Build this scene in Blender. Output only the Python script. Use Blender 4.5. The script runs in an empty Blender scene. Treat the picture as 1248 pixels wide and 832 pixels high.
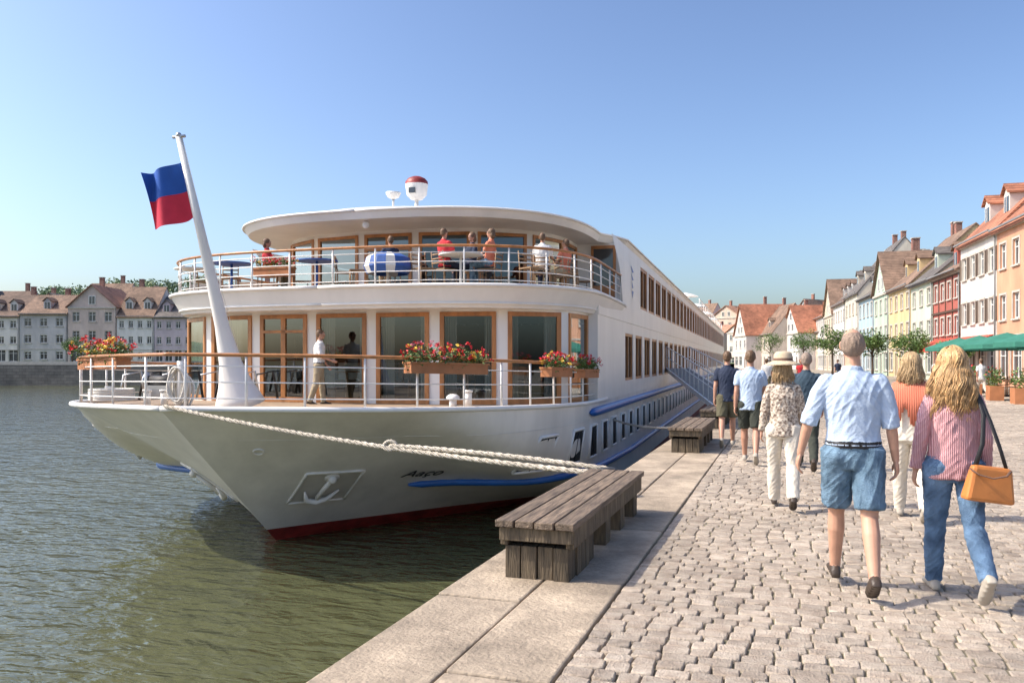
import bpy, math, random
import numpy as np
from mathutils import Vector, Matrix, noise
from mathutils.bvhtree import BVHTree
random.seed(7)
sc=bpy.context.scene
V=Vector
PI=math.pi
# ---------------------------------------------------------------- materials
def M(name,col,rough=.5,var=.12,scale=4,bump=0,bscale=30,metal=0,spec=.5,col2=None,stretch=(1,1,1),island=0,detail=4):
    m=bpy.data.materials.new(name); m.use_nodes=True
    nt=m.node_tree; N=nt.nodes; Lk=nt.links
    b=N['Principled BSDF']; b.inputs['Roughness'].default_value=rough; b.inputs['Metallic'].default_value=metal
    b.inputs['Specular IOR Level'].default_value=spec
    tc=N.new('ShaderNodeTexCoord'); mp=N.new('ShaderNodeMapping'); mp.inputs['Scale'].default_value=stretch
    Lk.new(tc.outputs['Object'],mp.inputs[0])
    no=N.new('ShaderNodeTexNoise'); no.inputs['Scale'].default_value=scale; no.inputs['Detail'].default_value=detail
    Lk.new(mp.outputs[0],no.inputs['Vector'])
    r=N.new('ShaderNodeValToRGB'); r.color_ramp.elements[0].position=.3; r.color_ramp.elements[1].position=.7
    c1=[max(0,c*(1-var)) for c in col]; c2=[min(1,c*(1+var)) for c in (col2 or col)]
    r.color_ramp.elements[0].color=(*c1,1); r.color_ramp.elements[1].color=(*c2,1)
    Lk.new(no.outputs['Fac'],r.inputs[0]); out=r.outputs[0]
    if island:
        g=N.new('ShaderNodeNewGeometry'); mr=N.new('ShaderNodeMapRange'); mr.inputs[3].default_value=1-island; mr.inputs[4].default_value=1+island
        Lk.new(g.outputs['Random Per Island'],mr.inputs[0])
        mx=N.new('ShaderNodeMix'); mx.data_type='RGBA'; mx.blend_type='MULTIPLY'; mx.inputs[0].default_value=1
        Lk.new(out,mx.inputs[6]); Lk.new(mr.outputs[0],mx.inputs[7]); out=mx.outputs[2]
    Lk.new(out,b.inputs['Base Color'])
    if bump:
        n2=N.new('ShaderNodeTexNoise'); n2.inputs['Scale'].default_value=bscale; n2.inputs['Detail'].default_value=5
        Lk.new(mp.outputs[0],n2.inputs['Vector'])
        bp=N.new('ShaderNodeBump'); bp.inputs['Strength'].default_value=bump; bp.inputs['Distance'].default_value=.02
        Lk.new(n2.outputs['Fac'],bp.inputs['Height']); Lk.new(bp.outputs[0],b.inputs['Normal'])
    return m
def stain(m,scale=.8,lo=.7,hi=1.12,stretch=(1,1,1)):
    nt=m.node_tree;N=nt.nodes;b=N['Principled BSDF']; src=b.inputs['Base Color'].links[0].from_socket
    tc=N.new('ShaderNodeTexCoord'); mp=N.new('ShaderNodeMapping'); mp.inputs['Scale'].default_value=stretch; nt.links.new(tc.outputs['Object'],mp.inputs[0])
    n=N.new('ShaderNodeTexNoise'); n.inputs['Scale'].default_value=scale; n.inputs['Detail'].default_value=9; n.inputs['Roughness'].default_value=.65; nt.links.new(mp.outputs[0],n.inputs['Vector'])
    mr=N.new('ShaderNodeMapRange'); mr.inputs[1].default_value=.35; mr.inputs[2].default_value=.62; mr.inputs[3].default_value=lo; mr.inputs[4].default_value=hi; nt.links.new(n.outputs['Fac'],mr.inputs[0])
    mx=N.new('ShaderNodeMix'); mx.data_type='RGBA'; mx.blend_type='MULTIPLY'; mx.inputs[0].default_value=1
    nt.links.new(src,mx.inputs[6]); nt.links.new(mr.outputs[0],mx.inputs[7]); nt.links.new(mx.outputs[2],b.inputs['Base Color']); return m
def Mwave(name,c1,c2,scale,axis='Z',rough=.8,dist=1.0,bump=.3,prof='SIN'):
    m=M(name,c1,rough); nt=m.node_tree; N=nt.nodes; b=N['Principled BSDF']
    tc=N.new('ShaderNodeTexCoord'); w=N.new('ShaderNodeTexWave'); w.bands_direction=axis; w.inputs['Scale'].default_value=scale
    w.inputs['Distortion'].default_value=dist; w.wave_profile=prof
    nt.links.new(tc.outputs['Object'],w.inputs[0])
    r=N.new('ShaderNodeValToRGB'); r.color_ramp.elements[0].color=(*c1,1); r.color_ramp.elements[1].color=(*c2,1)
    r.color_ramp.elements[0].position=.35; r.color_ramp.elements[1].position=.65
    nt.links.new(w.outputs['Fac'],r.inputs[0]); nt.links.new(r.outputs[0],b.inputs['Base Color'])
    bp=N.new('ShaderNodeBump'); bp.inputs['Strength'].default_value=bump; bp.inputs['Distance'].default_value=.02
    nt.links.new(w.outputs['Fac'],bp.inputs['Height']); nt.links.new(bp.outputs[0],b.inputs['Normal'])
    return stain(m,1.7,.72,1.2)
def Mbrick(name,c1,c2,mort,scale,bw,rh,msize=.02,vertical=False,bump=.6,rough=.85):
    m=M(name,c1,rough); nt=m.node_tree; N=nt.nodes; b=N['Principled BSDF']
    tc=N.new('ShaderNodeTexCoord'); br=N.new('ShaderNodeTexBrick'); src=tc.outputs['Object']
    if vertical:
        sx=N.new('ShaderNodeSeparateXYZ'); cx=N.new('ShaderNodeCombineXYZ'); ad=N.new('ShaderNodeMath')
        nt.links.new(src,sx.inputs[0]); nt.links.new(sx.outputs[0],ad.inputs[0]); nt.links.new(sx.outputs[1],ad.inputs[1])
        nt.links.new(ad.outputs[0],cx.inputs[0]); nt.links.new(sx.outputs[2],cx.inputs[1]); src=cx.outputs[0]
    nt.links.new(src,br.inputs[0])
    br.inputs['Color1'].default_value=(*c1,1); br.inputs['Color2'].default_value=(*c2,1); br.inputs['Mortar'].default_value=(*mort,1)
    br.inputs['Scale'].default_value=scale; br.inputs['Brick Width'].default_value=bw; br.inputs['Row Height'].default_value=rh; br.inputs['Mortar Size'].default_value=msize
    nt.links.new(br.outputs[0],b.inputs['Base Color'])
    bp=N.new('ShaderNodeBump'); bp.invert=True; bp.inputs['Strength'].default_value=bump; bp.inputs['Distance'].default_value=.02
    nt.links.new(br.outputs['Fac'],bp.inputs['Height']); nt.links.new(bp.outputs[0],b.inputs['Normal'])
    return stain(m,.6,.75,1.2)
def Mglass(name,tint=(.45,.5,.5),fac=.25,lo=.2):
    m=bpy.data.materials.new(name); m.use_nodes=True; nt=m.node_tree; N=nt.nodes; N.clear()
    o=N.new('ShaderNodeOutputMaterial'); t=N.new('ShaderNodeBsdfTransparent'); t.inputs[0].default_value=(*tint,1)
    g=N.new('ShaderNodeBsdfGlossy'); g.inputs['Roughness'].default_value=.015; g.inputs[0].default_value=(.85,.95,1,1)
    lw=N.new('ShaderNodeLayerWeight'); lw.inputs[0].default_value=fac
    mx=N.new('ShaderNodeMixShader'); mr=N.new('ShaderNodeMapRange'); mr.inputs[3].default_value=lo; mr.inputs[4].default_value=.8
    nt.links.new(lw.outputs['Facing'],mr.inputs[0])
    nt.links.new(mr.outputs[0],mx.inputs[0]); nt.links.new(t.outputs[0],mx.inputs[1]); nt.links.new(g.outputs[0],mx.inputs[2])
    nt.links.new(mx.outputs[0],o.inputs[0]); return m
# ---------------------------------------------------------------- mesh builder
class MB:
    def __init__(s): s.v=[];s.f=[];s.m=[];s.s=[]
    def add(s,vs,fs,mi=0,sm=False):
        o=len(s.v); s.v.extend([tuple(v) for v in vs])
        for f in fs: s.f.append(tuple(i+o for i in f)); s.m.append(mi); s.s.append(sm)
    def quad(s,a,b,c,d,mi=0): s.add([a,b,c,d],[(0,1,2,3)],mi)
    def obox(s,o,ax,ay,az,mi=0):
        o=V(o);ax=V(ax);ay=V(ay);az=V(az)
        vs=[o,o+ax,o+ax+ay,o+ay,o+az,o+ax+az,o+ax+ay+az,o+ay+az]
        s.add(vs,[(0,3,2,1),(4,5,6,7),(0,1,5,4),(1,2,6,5),(2,3,7,6),(3,0,4,7)],mi)
    def cbox(s,c,sx,sy,sz,mi=0,rz=0):
        ux=V((math.cos(rz),math.sin(rz),0)); uy=V((-math.sin(rz),math.cos(rz),0))
        c=V(c); s.obox(c-ux*sx/2-uy*sy/2-V((0,0,sz/2)),ux*sx,uy*sy,V((0,0,sz)),mi)
    def tube(s,pts,r,n=8,mi=0,sm=True,closed=False,sx=1.0):
        pts=[V(p) for p in pts]; k=len(pts)
        if not hasattr(r,'__len__'): r=[r]*k
        vs=[];up=None
        for i,p in enumerate(pts):
            if closed: d=pts[(i+1)%k]-pts[i-1]
            else: d=pts[min(i+1,k-1)]-pts[max(i-1,0)]
            d=d.normalized() if d.length>1e-9 else V((0,0,1))
            if up is None: up=V((0,0,1)) if abs(d.z)<.9 else V((1,0,0))
            x=d.cross(up)
            if x.length<1e-6: x=d.orthogonal()
            x.normalize(); y=x.cross(d).normalized(); up=y
            for j in range(n):
                a=2*PI*j/n; vs.append(p+x*(math.cos(a)*r[i]*sx)+y*(math.sin(a)*r[i]))
        fs=[]
        for i in range(k if closed else k-1):
            i2=(i+1)%k
            for j in range(n):
                j2=(j+1)%n; fs.append((i*n+j,i*n+j2,i2*n+j2,i2*n+j))
        if not closed: fs.append(tuple(range(n))[::-1]); fs.append(tuple((k-1)*n+j for j in range(n)))
        s.add(vs,fs,mi,sm)
    def ell(s,c,r,mi=0,n=14,m=9,rot=None,sm=True):
        c=V(c)
        if not hasattr(r,'__len__'): r=(r,r,r)
        vs=[];fs=[]
        def P(x,y,z):
            p=V((x*r[0],y*r[1],z*r[2])); 
            if rot is not None: p=rot@p
            return c+p
        vs.append(P(0,0,1))
        for i in range(1,m):
            a=PI*i/m
            for j in range(n):
                b=2*PI*j/n; vs.append(P(math.sin(a)*math.cos(b),math.sin(a)*math.sin(b),math.cos(a)))
        vs.append(P(0,0,-1))
        for j in range(n): fs.append((0,1+j,1+(j+1)%n))
        for i in range(m-2):
            for j in range(n):
                fs.append((1+i*n+j,1+(i+1)*n+j,1+(i+1)*n+(j+1)%n,1+i*n+(j+1)%n))
        q=1+(m-2)*n
        for j in range(n): fs.append((q+j,len(vs)-1,q+(j+1)%n))
        s.add(vs,fs,mi,sm)
    def cone(s,a,b,r0,r1,mi=0):
        s.tube([a,b],[r0,r1],12,mi); s.ell(a,r0,mi,12,7); s.ell(b,r1,mi,12,7)
    def loft(s,rings,n=20,mi=0,sm=True):
        vs=[]
        for c,rx,ry in rings:
            for j in range(n):
                a=2*PI*j/n; vs.append(V(c)+V((rx*math.cos(a),ry*math.sin(a),0)))
        fs=[]
        for i in range(len(rings)-1):
            for j in range(n): fs.append((i*n+j,i*n+(j+1)%n,(i+1)*n+(j+1)%n,(i+1)*n+j))
        fs.append(tuple(range(n))[::-1]); fs.append(tuple((len(rings)-1)*n+j for j in range(n)))
        s.add(vs,fs,mi,sm)
    def lathe(s,c,prof,n=24,mi=0,sm=True):
        c=V(c);vs=[];fs=[]
        for r,z in prof:
            for j in range(n):
                a=2*PI*j/n; vs.append(c+V((r*math.cos(a),r*math.sin(a),z)))
        for i in range(len(prof)-1):
            for j in range(n): fs.append((i*n+j,i*n+(j+1)%n,(i+1)*n+(j+1)%n,(i+1)*n+j))
        s.add(vs,fs,mi,sm)
    def build(s,name,mats,parent=None,loc=None,bevel=0):
        me=bpy.data.meshes.new(name); me.from_pydata(s.v,[],s.f)
        for m in mats: me.materials.append(m)
        me.polygons.foreach_set('material_index',s.m); me.polygons.foreach_set('use_smooth',s.s); me.update()
        ob=bpy.data.objects.new(name,me); sc.collection.objects.link(ob)
        if parent: ob.parent=parent
        if loc: ob.location=loc
        if bevel:
            b=ob.modifiers.new('b','BEVEL'); b.width=bevel; b.segments=2; b.limit_method='ANGLE'
        return ob
def empty(name,loc=(0,0,0)):
    e=bpy.data.objects.new(name,None); sc.collection.objects.link(e); e.location=loc; e.empty_display_size=.3; return e
def leaves(mb,c,r,n,size,mis=(0,),shell=.35,cull=True):
    c=V(c)
    for _ in range(n):
        d=V((random.gauss(0,1),random.gauss(0,1),random.gauss(0,1))).normalized()
        k=random.random()**shell
        p=c+V((d.x*r[0]*k,d.y*r[1]*k,d.z*r[2]*k))
        if cull and noise.noise(p*(.9/max(r)*2.2))<-.22: continue
        a=V((random.gauss(0,1),random.gauss(0,1),random.gauss(0,1)*.6)).normalized(); b=a.orthogonal().normalized()
        q=Matrix.Rotation(random.random()*6.28,3,a)@b
        sz=size*random.uniform(.6,1.3)
        mb.add([p-a*sz,p-q*sz*.5,p+a*sz,p+q*sz*.5],[(0,1,2,3)],random.choice(mis))
# ---------------------------------------------------------------- camera, light, sky
YAW=math.radians(18.6)
cam=bpy.data.cameras.new('camera'); co=bpy.data.objects.new('camera',cam); sc.collection.objects.link(co)
co.location=(0,0,1.6); co.rotation_euler=(PI/2,0,YAW); cam.lens=28.85; cam.sensor_width=36; cam.shift_y=.019; cam.clip_end=3000; cam.clip_start=.05
sc.camera=co
EL=math.radians(46); az=V((-.95,-.36)).normalized()
sv=V((az.x*math.cos(EL),az.y*math.cos(EL),math.sin(EL)))
sl=bpy.data.lights.new('sun','SUN'); sl.energy=5.0; sl.angle=math.radians(.53); sl.color=(1,.90,.76)
so=bpy.data.objects.new('sun',sl); sc.collection.objects.link(so); so.rotation_euler=(-sv).to_track_quat('-Z','Y').to_euler(); so.location=(-20,-10,40)
w=bpy.data.worlds.new('World'); sc.world=w; w.use_nodes=True; nt=w.node_tree
sk=nt.nodes.new('ShaderNodeTexSky'); sk.sky_type='NISHITA'; sk.sun_disc=False; sk.sun_elevation=EL; sk.sun_rotation=math.atan2(az.x,az.y)
sk.air_density=1.0; sk.dust_density=2.6; sk.ozone_density=2.6; sk.altitude=0
gm=nt.nodes.new('ShaderNodeGamma'); gm.inputs[1].default_value=1.4
hs=nt.nodes.new('ShaderNodeHueSaturation'); hs.inputs['Saturation'].default_value=.92; hs.inputs['Value'].default_value=.86
nt.links.new(sk.outputs[0],gm.inputs[0]); nt.links.new(gm.outputs[0],hs.inputs['Color']); nt.links.new(hs.outputs[0],nt.nodes['Background'].inputs[0]); nt.nodes['Background'].inputs[1].default_value=.15
sc.view_settings.view_transform='Standard'; sc.view_settings.look='None'; sc.view_settings.exposure=0
# ---------------------------------------------------------------- common mats
m_white=stain(M('white_paint',(.82,.80,.76),.35,.03,.7,bump=.03,bscale=3),1.2,.93,1.02,(1,1,.3))
m_hull=stain(M('hull_paint',(.80,.77,.71),.3,.03,.5,bump=.06,bscale=1.5,stretch=(1,1,.4)),1.0,.86,1.03,(1,1,.25))
m_hull2=M('anchor_recess_shade',(.55,.52,.47),.5,.08,2)  # darker hull colour: the pocket's shade is painted on a panel without depth
m_wood=M('varnished_wood',(.42,.18,.06),.35,.25,6,bump=.1,stretch=(1,1,.3))
m_glass=Mglass('ship_glass',(.50,.55,.55),.3,.08)
m_blue=M('blue_paint',(.02,.12,.42),.35,.08)
m_red=stain(M('red_boot_paint',(.30,.035,.03),.5,.15),2,.6,1.1)
m_dark=M('dark_rubber',(.02,.02,.022),.6,.2)
m_deck=M('deck_planks',(.34,.25,.17),.7,.2,5,bump=.2)
m_curt=M('curtain',(.70,.68,.62),.9,.05)
m_steel=M('steel',(.5,.5,.5),.3,.1,metal=.8)
m_int=M('interior_wall',(.10,.06,.035),.7,.3,1.5)
m_dglass=M('dark_window_glass',(.03,.035,.04),.06,.4,.5,spec=.8)
m_ochre=M('planter_terracotta',(.42,.17,.07),.7,.15)
SM=[m_white,m_wood,m_glass,m_blue,m_red,m_dark,m_deck,m_curt,m_steel,m_int,m_dglass,m_hull,m_ochre,m_hull2]
WH,WD,GL,BL,RD,DK,DE,CU,ST,IN,DG,HU,OC,H2=range(14)
m_leaf=M('leaf_green',(.075,.14,.03),.6,.4,8,island=.4); m_leaf2=M('leaf_light',(.14,.21,.05),.6,.3,8,island=.35)
m_flr=M('red_flower',(.65,.02,.03),.6,.2,20,island=.25); m_flw=M('pink_flower',(.7,.2,.28),.6,.2,20); m_fly=M('yellow_flower',(.75,.5,.06),.6,.2,20)
# ================================================================ SHIP
ship=empty('river_cruise_ship')
aR=math.radians(2.2); A=V((-math.sin(aR),math.cos(aR),0)); B=V((math.cos(aR),math.sin(aR),0)); O=V((-9.9,11.5,0))
def W(s,t,z): return O+A*s+B*t+V((0,0,z))
ZW=-2.1; HB=5.7; LEN=100.
def deckc(U):
    if U<=1:
        th=U*PI/2; t=HB*math.sin(th)**.87; s=8*(1-max(0,math.cos(th))**.87)-.45*math.exp(-t/.9); return s,t
    return 8+(U-1)*(LEN-8),HB
def wlc(U):
    if U<=1: return 3+13*U**1.3, HB*math.sin(U*PI/2)**1.5
    return 16+(U-1)*(LEN-16),HB
def zdk(s): return .58+.2*max(0,1-s/9)**1.5
def hull(U,v,side=1):
    sd,td=deckc(U); sw,tw=wlc(U); z=ZW+(zdk(sd)-ZW)*v
    x=max(0,min(1,(U-.36)/.42)); e=1+1.9*x*x*(3-2*x)
    g=v if v<=0 else 1-(1-min(v,1))**e
    if v<=0: g=v*e
    return V((sw+(sd-sw)*g,(tw+(td-tw)*g)*side,z))
def _solve(x,z,side,k):
    lo,hi=0.,2.
    for _ in range(40):
        U=(lo+hi)/2; sd,_t=deckc(U); v=(z-ZW)/(zdk(sd)-ZW)
        if hull(U,v)[k]<x: lo=U
        else: hi=U
    return U,v
def hull_at(s,z,side=1): return _solve(s,z,side,0)
def hp(s,z,side=1):
    U,v=hull_at(s,z); return W(*hull(U,v,side))
def fr_(U,v,side):
    p=W(*hull(U,v,side)); pu=W(*hull(U+.01,v,side))-p; pv=W(*hull(U,v+.02,side))-p
    pu.normalize(); n=pu.cross(pv).normalized()*side; up=n.cross(pu).normalized()
    if up.z<0: up=-up
    if n.dot(B*side)<0: n=-n
    return p,pu,up,n
def hframe(s,z,side=1):
    U,v=hull_at(s,z); return fr_(U,v,side)
def ht(t,z,side=1,d=0):
    U,v=_solve(t,z,side,1); p,pu,up,n=fr_(U,v,side); return p+n*d
Us=[0,.01,.03,.06,.1,.14,.18,.22,.27,.32,.36,.40,.44,.48,.52,.56,.60,.64,.68,.72,.76,.8,.84,.88,.92,.96,1.]+[1+i/16 for i in range(1,17)]
vs_=[-.3,0,.1,.105,.17,.24,.31,.38,.46,.54,.62,.7,.8,.9,1.]
for side,nm in ((1,'hull_starboard'),(-1,'hull_port')):
    mb=MB(); pts=[[W(*hull(U,v,side)) for v in vs_] for U in Us]
    vs=[p for r in pts for p in r]; k=len(vs_); 
    for i in range(len(Us)-1):
        for j in range(k-1):
            mi=DK if vs_[j]<0 else (RD if vs_[j]<.1 else HU)
            mb.f.append((i*k+j,i*k+j+1,(i+1)*k+j+1,(i+1)*k+j)); mb.m.append(mi); mb.s.append(True)
    mb.v=[tuple(p) for p in vs]
    mb.build(nm,SM,ship)
mb=MB()
mb.quad(W(LEN,-HB,-3),W(LEN,HB,-3),W(LEN,HB,5),W(LEN,-HB,5),HU)
dp=[deckc(U) for U in Us[:29]]
for i in range(len(dp)-1):
    (s0,t0),(s1,t1)=dp[i],dp[i+1]; z0=zdk(s0)-.03; z1=zdk(s1)-.03
    mb.quad(W(s0,-t0,z0),W(s0,t0,z0),W(s1,t1,z1),W(s1,-t1,z1),DE)
mb.build('main_deck',SM,ship)
mb=MB()
for side in (1,-1):
    mb.tube([W(deckc(U)[0],deckc(U)[1]*side,zdk(deckc(U)[0])+.01) for U in np.linspace(0,1.02,60)],.05,8,WH)
    P=[]
    for s in list(np.linspace(4.1,18,60))+[30,50,80,99]:
        zz=-.98-.2*min(1,max(0,(s-6)/8)); p,pu,up,n=hframe(s,zz,side); P.append(p+n*.03)
    mb.tube(P,[.03]+[.085]*(len(P)-1),10,BL)
    P=[]
    for s in [7.4,7.7]+list(np.linspace(8.4,16,8))+[30,60,99]:
        p,pu,up,n=hframe(s,.36,side); P.append(p+n*.04)
    mb.tube(P,[.03,.1]+[.11]*(len(P)-2),10,BL)
    mb.tube([hp(s,.2,side) for s in list(np.linspace(.6,16,60))+[50,99]],.006,4,HU)
mb.build('rubbing_strakes',SM,ship)
mb=MB()
sl_=[4.8,6.45,7.9,9.4]+[10.9+1.6*i for i in range(52)]
for side in (1,-1):
    for s in sl_:
        if s>96: continue
        pt=[]
        for zz in (-.70,.02):
            p,pu,up,n=hframe(s,zz,side); w_=.36*abs(pu.dot(A)); pt.append((hp(s-w_,zz,side),hp(s+w_,zz,side)))
        c=[pt[0][0],pt[0][1],pt[1][1],pt[1][0]]
        n=(c[1]-c[0]).cross(c[3]-c[0]).normalized()
        if n.dot(B*side)<0: n=-n
        mb.add([q+n*.03 for q in c],[(0,1,2,3)],DG)
        ctr=sum(c,V((0,0,0)))/4
        for a_,b_ in ((0,1),(1,2),(2,3),(3,0)):
            pa=ctr+(c[a_]-ctr)*1.06; pb=ctr+(c[b_]-ctr)*1.06; mb.tube([pa+n*.018,pb+n*.018],.035,6,WH)
        mm=(c[0]+c[1])/2; m2=(c[2]+c[3])/2; mb.tube([mm+n*.03,m2+n*.03],.014,6,DK)
mb.build('hull_windows',SM,ship)
mb=MB()
for side in (1,-1):
    c=[(.56,-1.22),(1.36,-1.22),(2.12,-.54),(1.28,-.54)]
    def L_(a,b,d):
        x0=c[0][0]+(c[1][0]-c[0][0])*a; x1=c[3][0]+(c[2][0]-c[3][0])*a; return ht(x0+(x1-x0)*b,c[0][1]+(c[3][1]-c[0][1])*b,side,d)
    nq=8; r8=[i/8 for i in range(9)]
    for pth in ([L_(i,0,.01) for i in r8],[L_(1,i,.01) for i in r8],[L_(i,1,.01) for i in r8],[L_(0,i,.01) for i in r8]): mb.tube(pth,.03,6,HU)
    for i in range(nq):
        for j in range(nq):
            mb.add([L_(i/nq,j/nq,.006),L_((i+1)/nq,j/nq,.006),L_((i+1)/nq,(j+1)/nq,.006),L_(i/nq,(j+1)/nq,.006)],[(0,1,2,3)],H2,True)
    mb.tube([L_(.5,.85,.05),L_(.45,.55,.07),L_(.42,.25,.10)],.05,8,HU)
    mb.tube([L_(.15,.42,.05),L_(.25,.2,.10),L_(.42,.14,.12),L_(.6,.2,.10),L_(.75,.42,.05)],[.02,.055,.07,.055,.02],8,HU)
    mb.ell(L_(.5,.82,.06),.085,HU); mb.tube([L_(.5,.82,.0),L_(.5,.82,.03)],.15,14,HU)
mb.build('anchor',SM,ship)
mb=MB(); p,u,up,n=fr_(.1,.72,1)
mb.tube([p+n*.012+u*(.09*math.cos(a))+up*(.09*math.sin(a)) for a in np.linspace(0,2*PI,17)[:-1]],.014,6,WH,closed=True); mb.build('hawse_ring',SM,ship)
cu=bpy.data.curves.new('name_lettering','FONT'); cu.body='Aaço'; cu.size=.42; cu.shear=.45; cu.extrude=.006; cu.align_x='CENTER'; cu.offset=-.004
to=bpy.data.objects.new('name_lettering',cu); sc.collection.objects.link(to); cu.materials.append(m_dark)
zn=-.70; p=ht(2.85,zn); u2=(ht(3.2,zn)-ht(2.5,zn)).normalized(); up2=(ht(2.95,zn+.15)-ht(2.78,zn-.15)).normalized(); n2=u2.cross(up2).normalized(); up2=n2.cross(u2).normalized()
mt=Matrix((u2,up2,n2)).transposed().to_4x4(); mt.translation=p+n2*.05-up2*.08; to.matrix_world=mt; to.parent=ship
def sup(a,s0,L,n,k=160):
    r=[]
    for i in range(k+1):
        ph=-PI/2+PI*i/k; sn=math.sin(ph); cs=max(0,math.cos(ph))
        r.append((s0+L*(1-cs**(2/n)),a*math.copysign(abs(sn)**(2/n),sn)))
    return r
def arc(path):
    c=[0]
    for i in range(1,len(path)): c.append(c[-1]+math.hypot(path[i][0]-path[i-1][0],path[i][1]-path[i-1][1]))
    return c
def at(path,c,x):
    x=max(0,min(c[-1],x)); i=int(np.searchsorted(c,x)); i=max(1,min(i,len(c)-1)); k=(x-c[i-1])/max(1e-9,c[i]-c[i-1])
    return (path[i-1][0]+(path[i][0]-path[i-1][0])*k,path[i-1][1]+(path[i][1]-path[i-1][1])*k)
def glazed(mb,path,z0,z1,n,gap,sill,head,curtains=0,doors=(),fr=.1):
    c=arc(path); L=c[-1]
    def wall(x0,x1,za,zb):
        k=max(1,int((x1-x0)/.3))
        for i in range(k):
            a=at(path,c,x0+(x1-x0)*i/k); b=at(path,c,x0+(x1-x0)*(i+1)/k)
            mb.quad(W(*a,za),W(*b,za),W(*b,zb),W(*a,zb),WH)
    seg=L/n
    wall(0,L,z0,z0+sill); wall(0,L,z1-head,z1)
    for i in range(n):
        x0=i*seg+gap/2; x1=(i+1)*seg-gap/2
        wall(i*seg,x0,z0+sill,z1-head); wall(x1,(i+1)*seg,z0+sill,z1-head)
        a=at(path,c,x0); b=at(path,c,x1); za=z0+sill; zb=z1-head
        pa=W(*a,0); pb=W(*b,0); u=(pb-pa); l=u.length; u.normalize(); nrm=V((u.y,-u.x,0))
        if nrm.dot(W(*a,0)-W(11,0,0))<0: nrm=-nrm
        def bar(x,z,wx,hz,d=.09,mi=WD): mb.obox(pa+u*x+V((0,0,z))-nrm*.05,u*wx,nrm*d,V((0,0,hz)),mi)
        bar(0,za,fr,zb-za); bar(l-fr,za,fr,zb-za); bar(fr,za,l-2*fr,fr*1.2); bar(fr,zb-fr,l-2*fr,fr)
        if i in doors:
            bar(l/2-.06,za,.12,zb-za-fr); bar(fr,zb-.45,l-2*fr,.07)
        g0=pa+u*fr+V((0,0,za)); g1=pb-u*fr+V((0,0,za)); h=V((0,0,zb-za))
        mb.quad(g0,g1,g1+h,g0+h,GL)
        if curtains and i not in doors:
            for (q0,q1) in ((.03,.26),(.76,.97)) if random.random()<.65 else ((.03,.55),):
                P=[];kk=int(70*(q1-q0))+8
                for j in range(kk+1):
                    x=l*(q0+(q1-q0)*j/kk); P.append(pa+u*x-nrm*(.28+.06*math.sin(j*1.3)))
                for j in range(kk): mb.add([P[j]+V((0,0,za)),P[j+1]+V((0,0,za)),P[j+1]+V((0,0,zb)),P[j]+V((0,0,zb))],[(0,1,2,3)],CU,True)
def outline_plate(mb,pts,z0,z1,mi,inset=0,top=None,bot=None):
    n=len(pts)
    for side in (1,-1):
        for i in range(n-1):
            (s0,t0),(s1,t1)=pts[i],pts[i+1]
            f=1-inset/HB
            mb.add([W(s0+inset,t0*side*f,z0),W(s1+inset,t1*side*f,z0),W(s1,t1*side,z1),W(s0,t0*side,z1)],[(0,1,2,3)],mi,False)
    for i in range(n-1):
        (s0,t0),(s1,t1)=pts[i],pts[i+1]; f=1-inset/HB
        mb.quad(W(s0,-t0,z1),W(s0,t0,z1),W(s1,t1,z1),W(s1,-t1,z1),mi if top is None else top)
        mb.quad(W(s0+inset,-t0*f,z0),W(s0+inset,t0*f,z0),W(s1+inset,t1*f,z0),W(s1+inset,-t1*f,z0),mi if bot is None else bot)
Z1=2.78; Z2=3.26; Z3=5.12; SX=8.5
path=sup(5.45,5.8,SX-5.8,3.4)
mb=MB(); glazed(mb,path,.5,Z1,9,.26,.1,.05,curtains=1,doors=(3,)); 
for side in (1,-1): mb.quad(W(SX,5.45*side,.5),W(SX,HB*side,.5),W(SX,HB*side,Z1),W(SX,5.45*side,Z1),WH)
mb.quad(W(14,-5.4,.5),W(14,5.4,.5),W(14,5.4,Z1),W(14,-5.4,Z1),IN); mb.quad(W(8.3,-5.6,.585),W(8.3,5.6,.585),W(14,5.6,.585),W(14,-5.6,.585),IN)
for i in range(9):
    s=8.0+(i%3)*1.5; t=-4.4+i*1.1
    mb.cbox(W(s,t,.85),.6,.6,.5,IN); mb.cbox(W(s+.3,t,1.1),.6,.12,.9,CU if i%2 else WD)
    mb.tube([W(s-.6,t+.4,.6),W(s-.6,t+.4,1.3)],.04,6,WD); mb.lathe(W(s-.6,t+.4,1.3),[(0,0),(.4,0),(.4,.04),(0,.04)],14,WD,False)
mb.build('lower_saloon',SM,ship)
half=[(s,t) for s,t in sup(5.85,4.7,4.6,3.0,120) if t>=-1e-6]+[(12.3,5.8),(13.2,HB)]
mb=MB(); outline_plate(mb,half,Z1,Z2,WH,inset=.22,top=DE)
for side in (1,-1):
    mb.tube([W(s,t*side,Z2+.005) for s,t in half],.045,8,WH)
    mb.tube([W(s-.005,t*side,Z1+.1) for s,t in [(q[0]+.16,q[1]*.97) for q in half]],.025,6,WH)
mb.build('upper_deck',SM,ship)
path=sup(4.3,8.4,3.6,2.6); path=[(12.6,-4.3)]+path+[(12.6,4.3)]
mb=MB(); glazed(mb,path,Z2,Z3,9,.2,.24,.1,doors=(4,),fr=.085)
mb.quad(W(16,-4.2,Z2),W(16,4.2,Z2),W(16,4.2,Z3),W(16,-4.2,Z3),IN); mb.quad(W(11,-4.2,Z2+.01),W(11,4.2,Z2+.01),W(16,4.2,Z2+.01),W(16,-4.2,Z2+.01),IN)
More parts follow.
